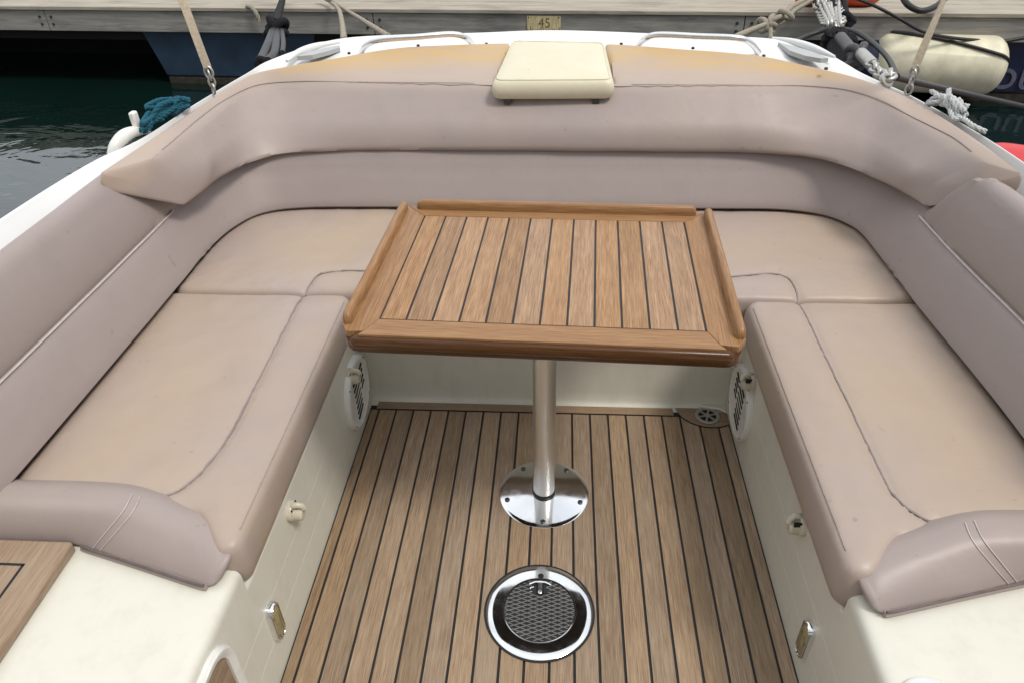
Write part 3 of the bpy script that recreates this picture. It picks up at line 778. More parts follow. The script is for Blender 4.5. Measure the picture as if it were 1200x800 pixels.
pf = [atz(576, 96, .742), atz(720, 95, .742)]; pb = [atz(599, 47, .776), atz(709, 49.5, .776)]
PADX0, PADX1 = pf[0][0]-.012, pf[1][0]+.012
def padx(y, k):
    t = (y-pf[k][1])/(pb[k][1]-pf[k][1]); return pf[k][0]+(pb[k][0]-pf[k][0])*t+(-.012 if k == 0 else .012)
for i, (a, b, c) in enumerate(zip(K0, K1, K2)):
    hor = c-a; hor[2] = 0; L = np.linalg.norm(hor); h = hor/(L+1e-9)
    sf = sstep((.16-min(i, n_st-1-i)/n_st)/.08)
    poly = [a+h*(.09+.03*sf)+v3((0, 0, .022+.050*sf)), a+v3((0, 0, -.002)), a*.62+b*.38-h*.030+v3((0, 0, .006)), b, c, c+h*.004+v3((0, 0, -.022)), c+h*.0+v3((0, 0, -.05+.008*sf))]
    fp = fillet(poly, [0, .030, .060, .024, .014, .008, 0], 7)
    dn = cr(fp, 64)
    s = fbm(i*.02, 3, 1.0, 9)*.003
    ring = []; yy = []; ss = []
    for k, p in enumerate(dn):
        p = p.copy(); topness = 1 if False else 0
        tt = np.clip(((p-b)@h)/(((c-b)@h)+1e-9), -1.2, 1.2)
        # recess cut for the hatch pad
        wx = sstep((p[0]-padx(p[1], 0))/.014)*sstep((padx(p[1], 1)-p[0])/.014)
        if wx > 0 and p[2] > .62:
            p[2] -= wx*.034*sstep((p[1]-2.215)/.03)
        p = p+h*s+v3((0, 0, s*.4))
        ring.append(p)
        edge_w = max(0, 1-abs((i/n_st)-.5)/.42)
        yy.append(sstep((tt-.28)/.50)*sstep((i/n_st-.20)/.08)*sstep((.82-i/n_st)/.08)); ss.append(.65*sstep(((p-b)@h+.035)/.09) if k > 18 and p[2] > .60 else 0)  # top past the seam painted paler: tan soiling plus light from above
    rings.append(ring); yel += yy; soil_and_light += ss
# rounded ends
def shrink(r, dirv, k, d):
    c = np.mean(r, axis=0); return [c+(p-c)*k+dirv*d for p in r]
d0 = K1[0]-K1[6]; d0 /= np.linalg.norm(d0); d1 = K1[-1]-K1[-7]; d1 /= np.linalg.norm(d1)
pre = [shrink(rings[0], d0, k, d) for k, d in ((.40, .014), (.70, .013), (.86, .011), (.94, .007), (.985, .003))]
post = [shrink(rings[-1], d1, k, d) for k, d in ((.985, .004), (.94, .009), (.86, .014), (.70, .017), (.40, .018))]
allr = pre+rings+post; nn = len(rings[0])
yel = [0]*nn*5+yel+[0]*nn*5; soil_and_light = soil_and_light[:nn]*5+soil_and_light+soil_and_light[-nn:]*5
mb.rings(allr, True, True)
co = mb.build('coaming_cushion', 'vinyl_coaming', None, 60, attrs={'yellow': yel, 'soil_and_light': soil_and_light})
tag(co, 'thick taupe coaming bolster curving round the stern, yellowed along its outer edge', 'bolster')
for off in (0.016,):
    pts = []
    for i in range(8, n_st-8, 2):
        h_ = K2[i]-K1[i]; h_[2] = 0; h_ /= np.linalg.norm(h_); tgt = K1[i]+h_*off
        j = 18+int(np.argmin([np.linalg.norm(p-tgt) for p in rings[i][18:]]))
        pts.append(rings[i][j]+v3((0, 0, .0012)))
    for _ in range(6): pts = [pts[0]]+[(a_+2*b_+c_)/4 for a_, b_, c_ in zip(pts[:-2], pts[1:-1], pts[2:])]+[pts[-1]]
    for sel in ([p for p in pts if p[0] < PADX0-.03], [p for p in pts if p[0] > PADX1+.03]):
        m = MB(); m.tube(sel, .0012, 5); m.build('seam', 'thread_dim', co, 60)

# cream hatch pad ---------------------------------------------------
quad = [pf[0], pf[1], pb[1], pb[0]]
def pad_uv(u, v):
    p = (1-v)*((1-u)*quad[0]+u*quad[1])+v*((1-u)*quad[3]+u*quad[2]); return p
m = MB(); n_u, n_v = 48, 36; TH = .055
us = np.linspace(0, 1, n_u); vs_ = np.linspace(0, 1, n_v)
W_ = np.linalg.norm(pf[1]-pf[0]); H_ = np.linalg.norm(pb[0]-pf[0])
def padring(ins, dz):
    out_ = []
    for u, v in rrect(0, 1, 0, 1, .05, 6):
        uu = .5+(u-.5)*(1-2*ins/W_); vv = .5+(v-.5)*(1-2*ins/H_); p = pad_uv(uu, vv); out_.append(p+v3((0, 0, dz)))
    return [q for q in densify(out_+[out_[0]], .012)[:-1]]
base_n = [(.010, -TH), (.002, -TH+.006), (-.003, -TH*.5), (-.001, -.014), (.004, -.005), (.011, .0), (.03, .0035), (.06, .006), (.10, .0075), (.125, .008)]
rg = [padring(i_, z_) for i_, z_ in base_n]; kmin = min(len(r) for r in rg)
rg = [cr([*r], 120, True) for r in rg]
m.rings(rg, True, True)
pd = m.build('hatch_pad', 'vinyl_cream', None, 50); tag(pd, 'small cream padded cushion set in the middle of the stern coaming', 'cushion')
m = MB(); m.tube([r+v3((0, 0, .0)) for r in rg[5]], .0022, 6, True); m.build('welt', 'vinyl_cream', pd, 60)
for u in (.12, .86):
    m = MB(); p = pad_uv(u, .06)+v3((0, 0, -TH-.006)); m.box(p, (.02, .02, .02)); m.build('hinge', 'steel_dark', pd, 30)

# arm bolsters at the forward ends of the benches -------------------
def bolster(sx, label):
    # stations from outboard to inboard: front base, front top, back top, back base
    P = [((1.06, .778, .340), (1.06, .806, .412), (1.06, .866, .408), (1.06, .900, .375)),
         ((.95, .778, .340), (.95, .806, .412), (.95, .866, .408), (.95, .900, .375)),
         ((.82, .777, .340), (.80, .806, .412), (.80, .866, .408), (.80, .900, .375)),
         ((.775, .767, .340), (.705, .802, .410), (.715, .856, .407), (.72, .890, .375)),
         ((.66, .735, .340), (.62, .780, .397), (.635, .828, .396), (.64, .865, .372)),
         ((.565, .708, .340), (.545, .756, .383), (.56, .795, .385), (.565, .830, .368)),
         ((.541, .703, .341), (.521, .748, .374), (.528, .775, .374), (.532, .800, .360))]
    cols = [cr_par([p[k] for p in P], 60) for k in range(4)]
    rings = []; so = []
    for a, b, c, d in zip(*cols):
        poly = [d, a+(d-a)*.3+v3((0, 0, -.0)), a, a*.5+b*.5+v3((0, -.012, .0)), b, c, d]
        f_ = fillet([a+v3((0, .03, 0)), a, a*.45+b*.55+v3((0, -.007, .002)), b, c, d, d+v3((0, -.03, -.02))], [0, .008, .06, .022, .03, .012, 0], 6)
        rr = cr(f_, 40); rr[:, 0] *= sx
        rings.append(list(rr)); so += [.75*sstep((abs(rr[k][0])-.70)/.05)*sstep((rr[k][2]-.40)/.03) for k in range(40)]  # outboard top blended towards the paler vinyl tone
    c = np.mean(rings[-1], axis=0); t = v3((-sx*1.0, -.1, 0))
    ends = [[c+(p-c)*k+t*d for p in rings[-1]] for k, d in ((.9, .008), (.6, .014))]
    m = MB(); m.rings(rings+ends, True, True)
    o = m.build('arm_bolster', 'vinyl_arm', None, 60, attrs={'soil_and_light': so+[0]*80}); tag(o, label, 'bolster', 'arm bolsters at the bench ends')
    # twin-stitched seam across the top and down the front
    for k0 in (-.009, .009):
        pts = []
        for f in range(4, 26):
            s_ = 29.6-5.2*(f-4)/21.0*0 + k0*100
            i0 = int(s_); fr_ = s_-i0; p = rings[i0][f]*(1-fr_)+rings[i0+1][f]*fr_; pts.append(p)
        cc = np.mean(rings[29], axis=0); pts = [p+(p-cc)/np.linalg.norm(p-cc)*.0012 for p in pts]
        mm = MB(); mm.tube(pts, .0012, 5); mm.build('seam', 'welt_light', o, 60)
    pts = [v3((sx*p[0], p[1]-.003, p[2]+.012)) for p in cols[0][26:58]]
    mm = MB(); mm.tube(pts, .0026, 6); mm.build('welt', 'welt_dark', o, 60)
    pts = [v3((sx*p[0], p[1]+.001, p[2]+.001)) for p in cols[0][24:58]]
    mm = MB(); mm.tube(pts, .0055, 8); mm.build('base_roll', 'vinyl_arm', o, 60)
bolster(-1, 'taupe arm bolster resting beside the teak step')
bolster(1, 'taupe arm bolster above the round white deck socket')

# ================================================================== TABLE
TZ = .640
table = empty('cockpit_table', (.004, 1.2605, 0), 'teak cockpit table with black caulked planks on a single metal pedestal', 'table', rz=R(-2.2))
HX, HY = .3515, .2585
def tz(z): return z
m = MB(); m.prism(rrect(-HX+.004, HX-.004, -HY+.002, HY-.002, .03, 8), TZ-.045, TZ-.010)
tt = m.build('tabletop', 'teak_varnish', table, 30, bevel=.010, bseg=4)
GX, GY = .2874, .2075
m = MB(); m.prism(rrect(-HX+.03, HX-.03, -HY+.03, HY-.03, .02, 6), TZ-.0475, TZ-.044); m.build('underside', 'underside_shade', tt, 0)  # panel added near-black, painted shade for the hatch plate to reflect
# mitred frame boards
def frame(pts, mat):
    mm = MB(); mm.prism(pts, TZ-.0125, TZ); mm.build('frame_board', mat, tt, 30, bevel=.0012)
fx, fy = HX-.0005, HY-.0005; cl_ = .016
g = .0016
frame([(-fx+cl_+.02, -fy), (fx-cl_-.02, -fy), (fx-.045, -fy+.012), (GX+g, -GY-g), (-GX-g, -GY-g), (-fx+.045, -fy+.012)], 'teak_frame_x')
frame([(-fx+cl_, fy), (-GX-g, GY+g), (GX+g, GY+g), (fx-cl_, fy)], 'teak_frame_x')
frame([(-fx, fy-cl_), (-fx, -fy+.03), (-fx+.014, -fy+.008), (-fx+.0445, -fy+.0118), (-GX-g, -GY-.0008), (-GX-g, GY+.0008), (-fx+cl_-.001, fy-.001)], 'teak_frame_y')
frame([(fx, fy-cl_), (fx-cl_+.001, fy-.001), (GX+g, GY+.0008), (GX+g, -GY-.0008), (fx-.0445, -fy+.0118), (fx-.014, -fy+.008), (fx, -fy+.03)], 'teak_frame_y')
m = MB(); m.box((0, 0, TZ-.0075), (2*GX+.002, 2*GY+.002, .011)); inl = m.build('inlay_bed', 'caulk', tt, 0)
m = MB(); pw = 2*GX/12
for k in range(12):
    x0, x1 = -GX+k*pw+.0021, -GX+(k+1)*pw-.0021
    m.box(((x0+x1)/2, 0, TZ-.004), (x1-x0, 2*GY-.0012, .0072))
m.build('inlay_planks', 'teak_table', tt, 0)
# fiddle rails: rounded strips on three edges
def fiddle(a, b, mat, wv=.0098, h=.021):
    a, b = v3(a), v3(b); t = (b-a)/np.linalg.norm(b-a); n = np.array([-t[1], t[0], 0])
    sec = fillet([(-wv, -.006), (-wv, h*.55), (-wv*.55, h), (wv*.55, h), (wv, h*.55), (wv, -.006)], .006, 4)
    rings = []
    for s_, sc in ((0, .55), (.004, .85), (.012, 1.0), (None, 1.0), (-.012, 1.0), (-.004, .85), (-.0001, .55)):
        if s_ is None: c = (a+b)/2
        elif s_ >= 0 and not s_ == -.0001: c = a+t*s_
        else: c = b+t*s_
        rings.append([c+n*x*sc+v3((0, 0, z*(sc if z > 0 else 1))) for x, z in sec])
    mm = MB(); mm.rings(rings, True, True); return mm.build('fiddle_rail', mat, table, 50)
fiddle((-HX+.010, -HY+.030, TZ), (-HX+.010, HY-.012, TZ), 'teak_frame_y')
fiddle((HX-.010, -HY+.030, TZ), (HX-.010, HY-.012, TZ), 'teak_frame_y')
fiddle((-HX+.040, HY-.011, TZ), (HX-.035, HY-.011, TZ), 'teak_frame_x')
# front rail set a little below the top
m = MB(); sec = fillet([(0, .0), (-.010, -.002), (-.014, -.013), (-.010, -.024), (0, -.026)], .006, 4)
rings = []
for x, sc in ((-HX+.022, .5), (-HX+.026, .85), (-HX+.034, 1), (0, 1), (HX-.034, 1), (HX-.026, .85), (HX-.022, .5)):
    rings.append([(x, -HY+.004+p[0]*sc, TZ-.004+(-.013+(p[1]+.013)*sc)) for p in sec])
m.rings(rings, True, True); m.build('front_rail', 'teak_varnish', table, 50)
# pedestal
PX, PY = -.002, -.013
Mp = fr((PX, PY, 0), (0, 0, 1))
m = MB(); m.lathe([(.0262, .004), (.0262, TZ-.05)], Mp, 48); m.build('pole', 'alu', table, 40)
m = MB(); m.lathe([(.060, TZ-.056), (.075, TZ-.0462)], Mp, 40); m.build('top_socket', 'alu', table, 40)
m = MB(); m.lathe([(.0268, .004), (.0285, .0075), (.0285, .0125), (.0268, .0150)], Mp, 48); m.build('collar', 'rubber', table, 40)
m = MB(); m.lathe([(.1110, .0), (.1108, .0012), (.1090, .0022), (.100, .0029), (.085, .0040), (.065, .0054), (.045, .0066), (.030, .0070)], Mp, 96)
bp = m.build('base_plate', 'chrome', table, 50)
for k in range(5):
    a = R(-90+72*k+2); p = (PX+.094*math.cos(a), PY+.094*math.sin(a), .0035)
    m = MB(); m.lathe([(.0062, -.002), (.0062, .0018), (.004, .0032)], fr(p, (0, 0, 1)), 18); m.box((p[0], p[1], .0067), (.007, .0016, .0006)); m.build('screw', 'steel_dark', bp, 40)

# ================================================================== PONTOON
DA = math.atan2(5.38-6.0, 3.15+4.4); DO = v3((-4.4, 6.0, 0))
def dk(s, back=0.0, z=0.0):
    """point on the pontoon: s along the edge (0 at its left measured point), back away from the boat"""
    return (DO[0]+s*math.cos(DA)-back*math.sin(DA), DO[1]+s*math.sin(DA)+back*math.cos(DA), z)
pon = empty('pontoon', (DO[0], DO[1], 0), 'weathered grey wooden pontoon on dark floats behind the stern', 'pontoon', rz=DA)
DZ = .222
def dpart(name, mat, x0, x1, y0, y1, z0, z1, parent=pon, bevel=.004):
    mm = MB(); mm.box(((x0+x1)/2, (y0+y1)/2, (z0+z1)/2), (x1-x0, y1-y0, z1-z0)); return mm.build(name, mat, parent, 30, bevel=bevel)
joints = [-7.0, .335, 3.03, 5.72, 8.4, 14.5]
for a, b in zip(joints[:-1], joints[1:]):
    fb = dpart('fascia_board', 'fascia', a+.003, b-.003, -.03, .03, DZ-.160, DZ-.006)
    for x in (a+.05, b-.05):
        for z in (DZ-.055, DZ-.11):
            mm = MB(); mm.lathe([(.011, 0), (.009, .006)], fr((x, -.03, z), (0, -1, 0)), 12); mm.build('bolt', 'steel_dark', fb, 30)
y = -.045
for k in range(14):
    dpart('deck_board', 'decking', -7.0, 14.5, y, y+.14, DZ-.003+random.uniform(-.001, .001), DZ+.024, bevel=.004); y += .148
dpart('shade_backing', 'shade_black', -7.0, 14.5, .05, .10, DZ-.24, DZ-.010)  # near-black backing added to shut out light and darken the space underneath
dpart('shade_backing', 'shade_black', -7.0, 14.5, .9, 2.0, WZ-.2, DZ-.010)
# blue float with slanted end
def pfloat(x0, x1, mat, name='float'):
    mm = MB(); sl = .11
    vs = [(x0, .03, DZ-.165), (x1, .03, DZ-.165), (x1-sl, .03, WZ+.06), (x0+sl, .03, WZ+.06)]
    vs += [(a, 1.0, z) for a, _, z in vs]
    mm.add(vs, [(0, 1, 2, 3), (7, 6, 5, 4), (0, 4, 5, 1), (1, 5, 6, 2), (2, 6, 7, 3), (3, 7, 4, 0)])
    o = mm.build(name, mat, pon, 30, bevel=.01)
    mm = MB(); mm.box(((x0+x1)/2, .5, WZ-.02), (x1-x0-2*sl, .93, .16)); mm.build('weed_band', 'weed', o, 30, bevel=.02)
    return o
pfloat(1.085, 2.53, 'float_blue')
nf = pfloat(7.18, 9.3, 'navy')
pfloat(-3.2, -1.6, 'float_blue')
Mt = Matrix.Translation((7.63, .024, -.17)) @ Matrix.Rotation(R(90), 4, 'X')
text_mesh('lettering', 'ou', .30, 'letter', Mt, .004, nf)

# number plate
np_ = empty('number_plate', dk(4.31, -.034, DZ-.070), 'worn yellow berth plate numbered 45 screwed to the pontoon edge', 'sign', rz=DA)
mm = MB(); mm.box((0, 0, 0), (.245, .008, .108)); pl = mm.build('plate', 'plate', np_, 30, bevel=.003)
text_mesh('number', '45', .092, 'plate_ink', Matrix.Translation((.006, -.0045, .004)) @ Matrix.Rotation(R(90), 4, 'X'), .0008, np_)
mm = MB()
for k in range(15):
    x = -.112+k*.016+random.uniform(-.004, .004); h = random.uniform(.012, .035)
    mm.box((x, -.0044, -.054+h/2), (.006, .001, h))
mm.build('rust_streaks', 'plate_ink', np_, 0)
for sx in (-1, 1):
    mm = MB(); mm.lathe([(.005, 0), (.004, .003)], fr((sx*.11, -.004, .044), (0, -1, 0)), 10); mm.build('screw', 'steel_dark', np_, 30)

# ================================================================== ROPES, CHAINS, FENDERS
def laid(m, pts, r, pitch=None, seg=6):
    """three-strand laid rope"""
    P = np.array([v3(p) for p in pts]); pitch = pitch or r*7
    L = np.r_[0, np.cumsum(np.linalg.norm(np.diff(P, axis=0), axis=1))]; n = max(12, int(L[-1]/(pitch/9)))
    q = np.linspace(0, L[-1], n); P = np.stack([np.interp(q, L, P[:, k]) for k in range(3)], -1)
    T = np.gradient(P, axis=0); T /= np.linalg.norm(T, axis=1)[:, None]+1e-12; x = np.cross(T[0], (0.1, .2, 1)); X = []
    for t in T:
        x = x-t*(x@t); x = x/(np.linalg.norm(x)+1e-12); X.append(x)
    X = np.array(X); Y = np.cross(T, X)
    for k in range(3):
        a = q/pitch*2*math.pi+k*2.094
        m.tube(P+(X*np.cos(a)[:, None]+Y*np.sin(a)[:, None])*r*.52, r*.56, seg)
def rope(name, pts, r, mat, label, cat, parent=None, n=60, group=None):
    m = MB()
    if mat.endswith('_rope'): laid(m, cr(pts, n), r)
    else: m.tube(cr(pts, n), r, 8)
    o = m.build(name, mat, parent, 60)
    if parent is None: tag(o, label, cat, group)
    return o
def chain(m, pts, pitch=.05, wr=.006, ww=.018):
    P = cr(pts, 200); L = np.r_[0, np.cumsum(np.linalg.norm(np.diff(P, axis=0), axis=1))]
    k = 0; t = 0
    while t < L[-1]:
        p = np.array([np.interp(t, L, P[:, i]) for i in range(3)]); q = np.array([np.interp(min(t+.01, L[-1]), L, P[:, i]) for i in range(3)])
        d = q-p
        if np.linalg.norm(d) < 1e-6: break
        Mx = fr(p, d, (0.3, 0.5, 1)) @ Matrix.Rotation(R(90*(k % 2)+20), 4, 'Z')
        hl = pitch*.5; loop = []
        for a in np.linspace(0, 2*math.pi, 16, endpoint=False):
            loop.append(Mx @ Vector((ww*math.cos(a), 0, hl*1.15*math.sin(a)+ (hl*.25 if math.sin(a) > 0 else -hl*.25)*0)))
        m.tube([np.array(v) for v in loop], wr, 6, True); t += pitch*.8; k += 1

# lashing straps of the awning, one each side
def strap(p0, p1, label, wv):
    o = empty('awning_strap', p0, label, 'strap', 'awning straps tied to the gunwale')
    p0, p1 = v3(p0), v3(p1); loc = v3(o.location)
    a = p0+v3((0, 0, .075)); d = (p1-a); n = 30; rings = []
    for i in range(n):
        t = i/(n-1); c = a+d*t-loc; tw = R(15)+t*R(70); wx = np.array([math.cos(tw), math.sin(tw), 0]); wy = np.array([-math.sin(tw), math.cos(tw), 0])
        rings.append([c+wx*wv+wy*.0016, c-wx*wv+wy*.0016, c-wx*wv-wy*.0016, c+wx*wv-wy*.0016])
    m = MB(); m.rings(rings, True, True); m.build('webbing', 'strap', o, 30)
    m = MB(); m.tube([a-loc+v3((.006*math.cos(q)*2.0, 0, -.012+.018*math.sin(q))) for q in np.linspace(0, 2*math.pi, 18, endpoint=False)], .0035, 6, True)
    m.build('ring', 'galv', o, 60)
    m = MB(); chain(m, [p0-loc+v3((0, 0, .055)), p0-loc+v3((.002, 0, .03)), p0-loc+v3((0, 0, .0))], .026, .0032, .009); m.build('chain', 'galv', o, 60)
pl_ = atz(251, 110, .705); pr_ = atz(1063, 111, .705)
strap(pl_, aty(150, -172, 2.05), 'cream awning strap shackled to the gunwale near the coiled teal rope', .0115)
strap(pr_, aty(1172, -155, 2.0), 'cream awning strap shackled to the gunwale in front of the big fender', .0135)

def coil(cx, pts_n, rad, seed, flat=.5, ax=(1, 0, 0), ay=(0, 1, 0)):
    rnd = random.Random(seed); pts = []
    for i in range(pts_n):
        a = i*2.1+rnd.uniform(-.5, .5); r = rad*rnd.uniform(.35, 1.0)
        pts.append(v3(cx)+v3(ax)*r*math.cos(a)+v3(ay)*r*math.sin(a)*.8+v3((0, 0, 1))*rad*flat*rnd.uniform(0, 1.0))
    return pts
# teal rope heaped on port gunwale
g1 = [atz(x, y, .71) for x, y in ((166, 157), (178, 150), (188, 143), (196, 137), (205, 132), (214, 128), (224, 125))]
pts = []
rn = random.Random(3)
for k in range(46):
    t = rn.random()**.8 if k % 2 else rn.random(); i = t*6; i0 = min(5, int(i)); p = g1[i0]+(g1[i0+1]-g1[i0])*(i-i0)
    wv = .012+.030*math.sin(math.pi*min(1, t*.9+.05)); pts.append(p+v3((rn.uniform(-.035, .01), rn.uniform(-.03, .03), rn.uniform(.0, wv))))
pts.sort(key=lambda p: p[1]+rn.uniform(-.10, .10))
rope('coiled_rope', [g1[0]+v3((0, 0, .008)), g1[1]+v3((0, 0, .012))]+pts, .0068, 'teal_rope', 'tangled teal rope heaped on the gunwale beside the white cleat', 'rope', n=420)
# white rope heaped on starboard gunwale
g1 = [atz(x, y, .71) for x, y in ((1090, 126), (1098, 128), (1106, 131), (1114, 136), (1121, 140), (1127, 144), (1134, 150))]
pts = []
for k in range(44):
    t = rn.random()*.75; i = t*6; i0 = min(5, int(i)); p = g1[i0]+(g1[i0+1]-g1[i0])*(i-i0)
    pts.append(p+v3((rn.uniform(-.01, .03), rn.uniform(-.03, .03), rn.uniform(.0, .055*math.sin(math.pi*min(1, t+.2))))))
pts.sort(key=lambda p: -p[1]+rn.uniform(-.09, .09))
rope('coiled_rope', pts+[g1[5]+v3((0, 0, .01)), g1[6]+v3((0.0, -.02, .012)), g1[6]+v3((.03, -.03, .0))], .0062, 'white_rope', 'tangled white rope heaped on the gunwale below the fender', 'rope', n=420)

# port mooring line: rope to a knot, then a thick black eye down to the quarter
o = empty('mooring_line', aty(322, 30, 3.3), 'black mooring line knotted into a thick eye, left of the stern deck', 'mooring line')
L0 = v3(o.location); rl = lambda p: v3(p)-L0
m = MB(); m.tube(cr([rl(p) for p in (aty(334, -14, 5.95), aty(331, 0, 5.6), aty(327, 14, 4.4), aty(323, 28, 3.35))], 24), .022, 10); m.build('rope', 'black_rope', o, 60)
m = MB()
for px, py, k in ((322, 31, 0), (325, 36, 1), (320, 36, 2), (328, 33, 3)):
    c = rl(aty(px, py, 3.3)); Mk = fr(c, (math.cos(k*1.3), .3, .5+.4*math.sin(k)))
    m.tube([np.array(Mk @ Vector((.036*math.cos(a), .036*math.sin(a), 0))) for a in np.linspace(0, 2*math.pi, 16, endpoint=False)], .017, 8, True)
m.build('knot', 'black_rope', o, 60)
m = MB(); m.tube(cr([rl(p) for p in (aty(321, 38, 3.25), aty(315, 54, 2.95), aty(309, 68, 2.75), aty(305, 76, 2.62))], 20), .021, 10)
m.tube(cr([rl(p) for p in (aty(325, 38, 3.25), aty(324, 52, 2.95), aty(322, 64, 2.75), aty(314, 73, 2.62))], 20), .018, 10)
m.tube(cr([rl(p) for p in (aty(330, 36, 3.25), aty(332, 50, 2.95), aty(331, 62, 2.75))], 12), .010, 8)
m.build('eye_splice', 'black_rubber', o, 60)
m = MB(); m.tube(cr([rl(aty(306+5*math.cos(i*1.9), 75+5*math.sin(i*1.9)-i*.15, 2.62)) for i in range(16)], 90), .0105, 8); m.build('lashing', 'black_rope', o, 60)

# pale line running from the pontoon down over the stern deck
rope('pale_rope', [aty(372, -6, 5.9), aty(388, 3, 5.7), aty(397, 12, 4.9), aty(401, 28, 3.8), aty(403, 46, 2.9)], .013, 'cream_rope', 'pale rope looping from the pontoon down to the stern deck', 'rope')
rope('pale_rope', [aty(378, -8, 5.9), aty(398, 7, 5.4), aty(422, 22, 4.2), aty(455, 43, 2.75)], .011, 'cream_rope', 'thin pale rope running slantwise to the handrail left of the cream pad', 'rope')
rope('rope_tail', [dk(2.05, -.03, DZ+.03), dk(2.10, -.06, DZ+.035), dk(2.14, -.075, DZ-.01), dk(2.145, -.07, DZ-.065)], .016, 'cream_rope', 'short pale rope end hanging over the pontoon edge near the left awning strap', 'rope')

# cream rope with a big knot, right of the handrail
o = empty('knotted_rope', aty(904, 27, 4.3), 'cream rope with a big knot tied near the chains on the pontoon', 'rope')
L0 = v3(o.location); rl = lambda p: v3(p)-L0
m = MB(); laid(m, cr([rl(p) for p in (aty(862, 44, 2.8), aty(880, 36, 3.4), aty(897, 29, 4.1))], 20), .012)
laid(m, cr([rl(p) for p in (aty(902, 28, 4.3), aty(918, 20, 4.7), aty(926, 10, 5.0), aty(942, 1, 5.3), aty(956, -8, 5.6))], 30), .017)
laid(m, cr([rl(p) for p in (aty(906, 31, 4.3), aty(922, 22, 4.75), aty(931, 13, 5.0), aty(947, 3, 5.35), aty(962, -6, 5.6))], 30), .015); m.build('rope', 'cream_rope', o, 60)
m = MB()
for px, py, k in ((893, 30, 0), (900, 28, 1), (906, 26, 2), (902, 32, 3), (910, 24, 4), (921, 18, 5)):
    c = rl(aty(px, py, 4.3)); Mk = fr(c, (math.cos(k*1.1), .4, math.sin(k*1.7)))
    m.tube([np.array(Mk @ Vector((.045*math.cos(a), .030*math.sin(a), 0))) for a in np.linspace(0, 2*math.pi, 16, endpoint=False)], .014, 8, True)
m.tube([rl(aty(903, 34, 4.25)), rl(aty(903, 46, 4.2))], .012, 8)
m.build('knot', 'cream_rope', o, 60)

# chains hanging from the pontoon
m = MB()
for a in (((958, -4), (966, 10), (974, 28)), ((962, -4), (971, 12), (979, 34)), ((970, -6), (974, 12), (980, 36)), ((978, -5), (979, 12), (983, 34)), ((984, -4), (983, 10), (985, 30)), ((953, -3), (962, 14), (970, 30))):
    chain(m, [aty(x, y, Y) for (x, y), Y in zip(a, (5.5, 5.25, 4.6))], .085, .0105, .027)
tag(m.build('mooring_chain', 'galv', None, 60), 'bunch of galvanised chains hanging off the pontoon edge', 'chain')
m = MB()
m.tube(cr([aty(975, -5, 5.45), aty(980, 12, 5.2), aty(991, 22, 4.9)], 20), .016, 8); m.tube(cr([aty(988, -6, 5.45), aty(991, 10, 5.2), aty(994, 30, 4.9)], 20), .018, 8)
for k in range(4):
    c = aty(994, 21+3*k, 4.9); Mk = fr(c, (math.cos(k*1.3), .3, .8)); m.tube([np.array(Mk @ Vector((.035*math.cos(a), .035*math.sin(a), 0))) for a in np.linspace(0, 2*math.pi, 14, endpoint=False)], .017, 8, True)
tag(m.build('black_rope', 'black_rope', None, 60), 'black rope with a hanging knot beside the chains', 'rope')

# starboard mooring: rope coil, rubber snubber, shackle
o = empty('mooring_snubber', aty(1010, 62, 2.9), 'black coiled mooring line with a rubber snubber shackled to the right quarter', 'mooring line')
L0 = v3(o.location); rl = lambda p: v3(p)-L0
m = MB(); rn = random.Random(11); pts = []
for i in range(60):
    a = i*.55; rr_ = 15+rn.uniform(-4, 4); pts.append(rl(aty(984+rr_*math.cos(a)*1.05, 53+rr_*math.sin(a)*1.0, 3.25+rn.uniform(-.07, .07))))
laid(m, cr(pts, 420), .0135)
for i in range(7): m.tube(cr([rl(aty(974+i*3, 48+i, 3.2)), rl(aty(972+i*3.4, 60+i, 3.15)), rl(aty(978+i*2.5, 72+i, 3.1))], 10), .012, 7)
m.build('rope_coil', 'black_rope', o, 60)
m = MB(); m.tube(cr([rl(p) for p in (aty(985, 45, 3.1), aty(994, 56, 2.95), aty(1002, 66, 2.8), aty(1007, 76, 2.7))], 24), .024, 12)
m.build('snubber', 'grey_rubber', o, 60)
m = MB()
for px, py, k in ((1000, 66, 0), (1005, 70, 1), (1000, 74, 2), (1008, 64, 3), (996, 77, 4)):
    c = rl(aty(px, py, 2.72)); Mk = fr(c, (math.cos(k*1.1), .5, .3+.5*math.sin(k*2)))
    m.tube([np.array(Mk @ Vector((.030*math.cos(a), .030*math.sin(a), 0))) for a in np.linspace(0, 2*math.pi, 16, endpoint=False)], .015, 8, True)
m.build('knot', 'grey_rubber', o, 60)
m = MB(); m.tube(cr([rl(p) for p in (aty(1006, 60, 2.75), aty(1014, 68, 2.6), aty(1023, 77, 2.5))], 16), .020, 12); m.build('thimble', 'galv', o, 60)
m = MB(); chain(m, [rl(aty(1022, 76, 2.5)), rl(aty(1029, 86, 2.4)), rl(aty(1036, 90, 2.33)), rl(aty(1044, 88, 2.28)), rl(aty(1040, 94, 2.22)), rl(aty(1030, 92, 2.2))], .042, .0065, .016); m.build('shackle_chain', 'galv', o, 60)

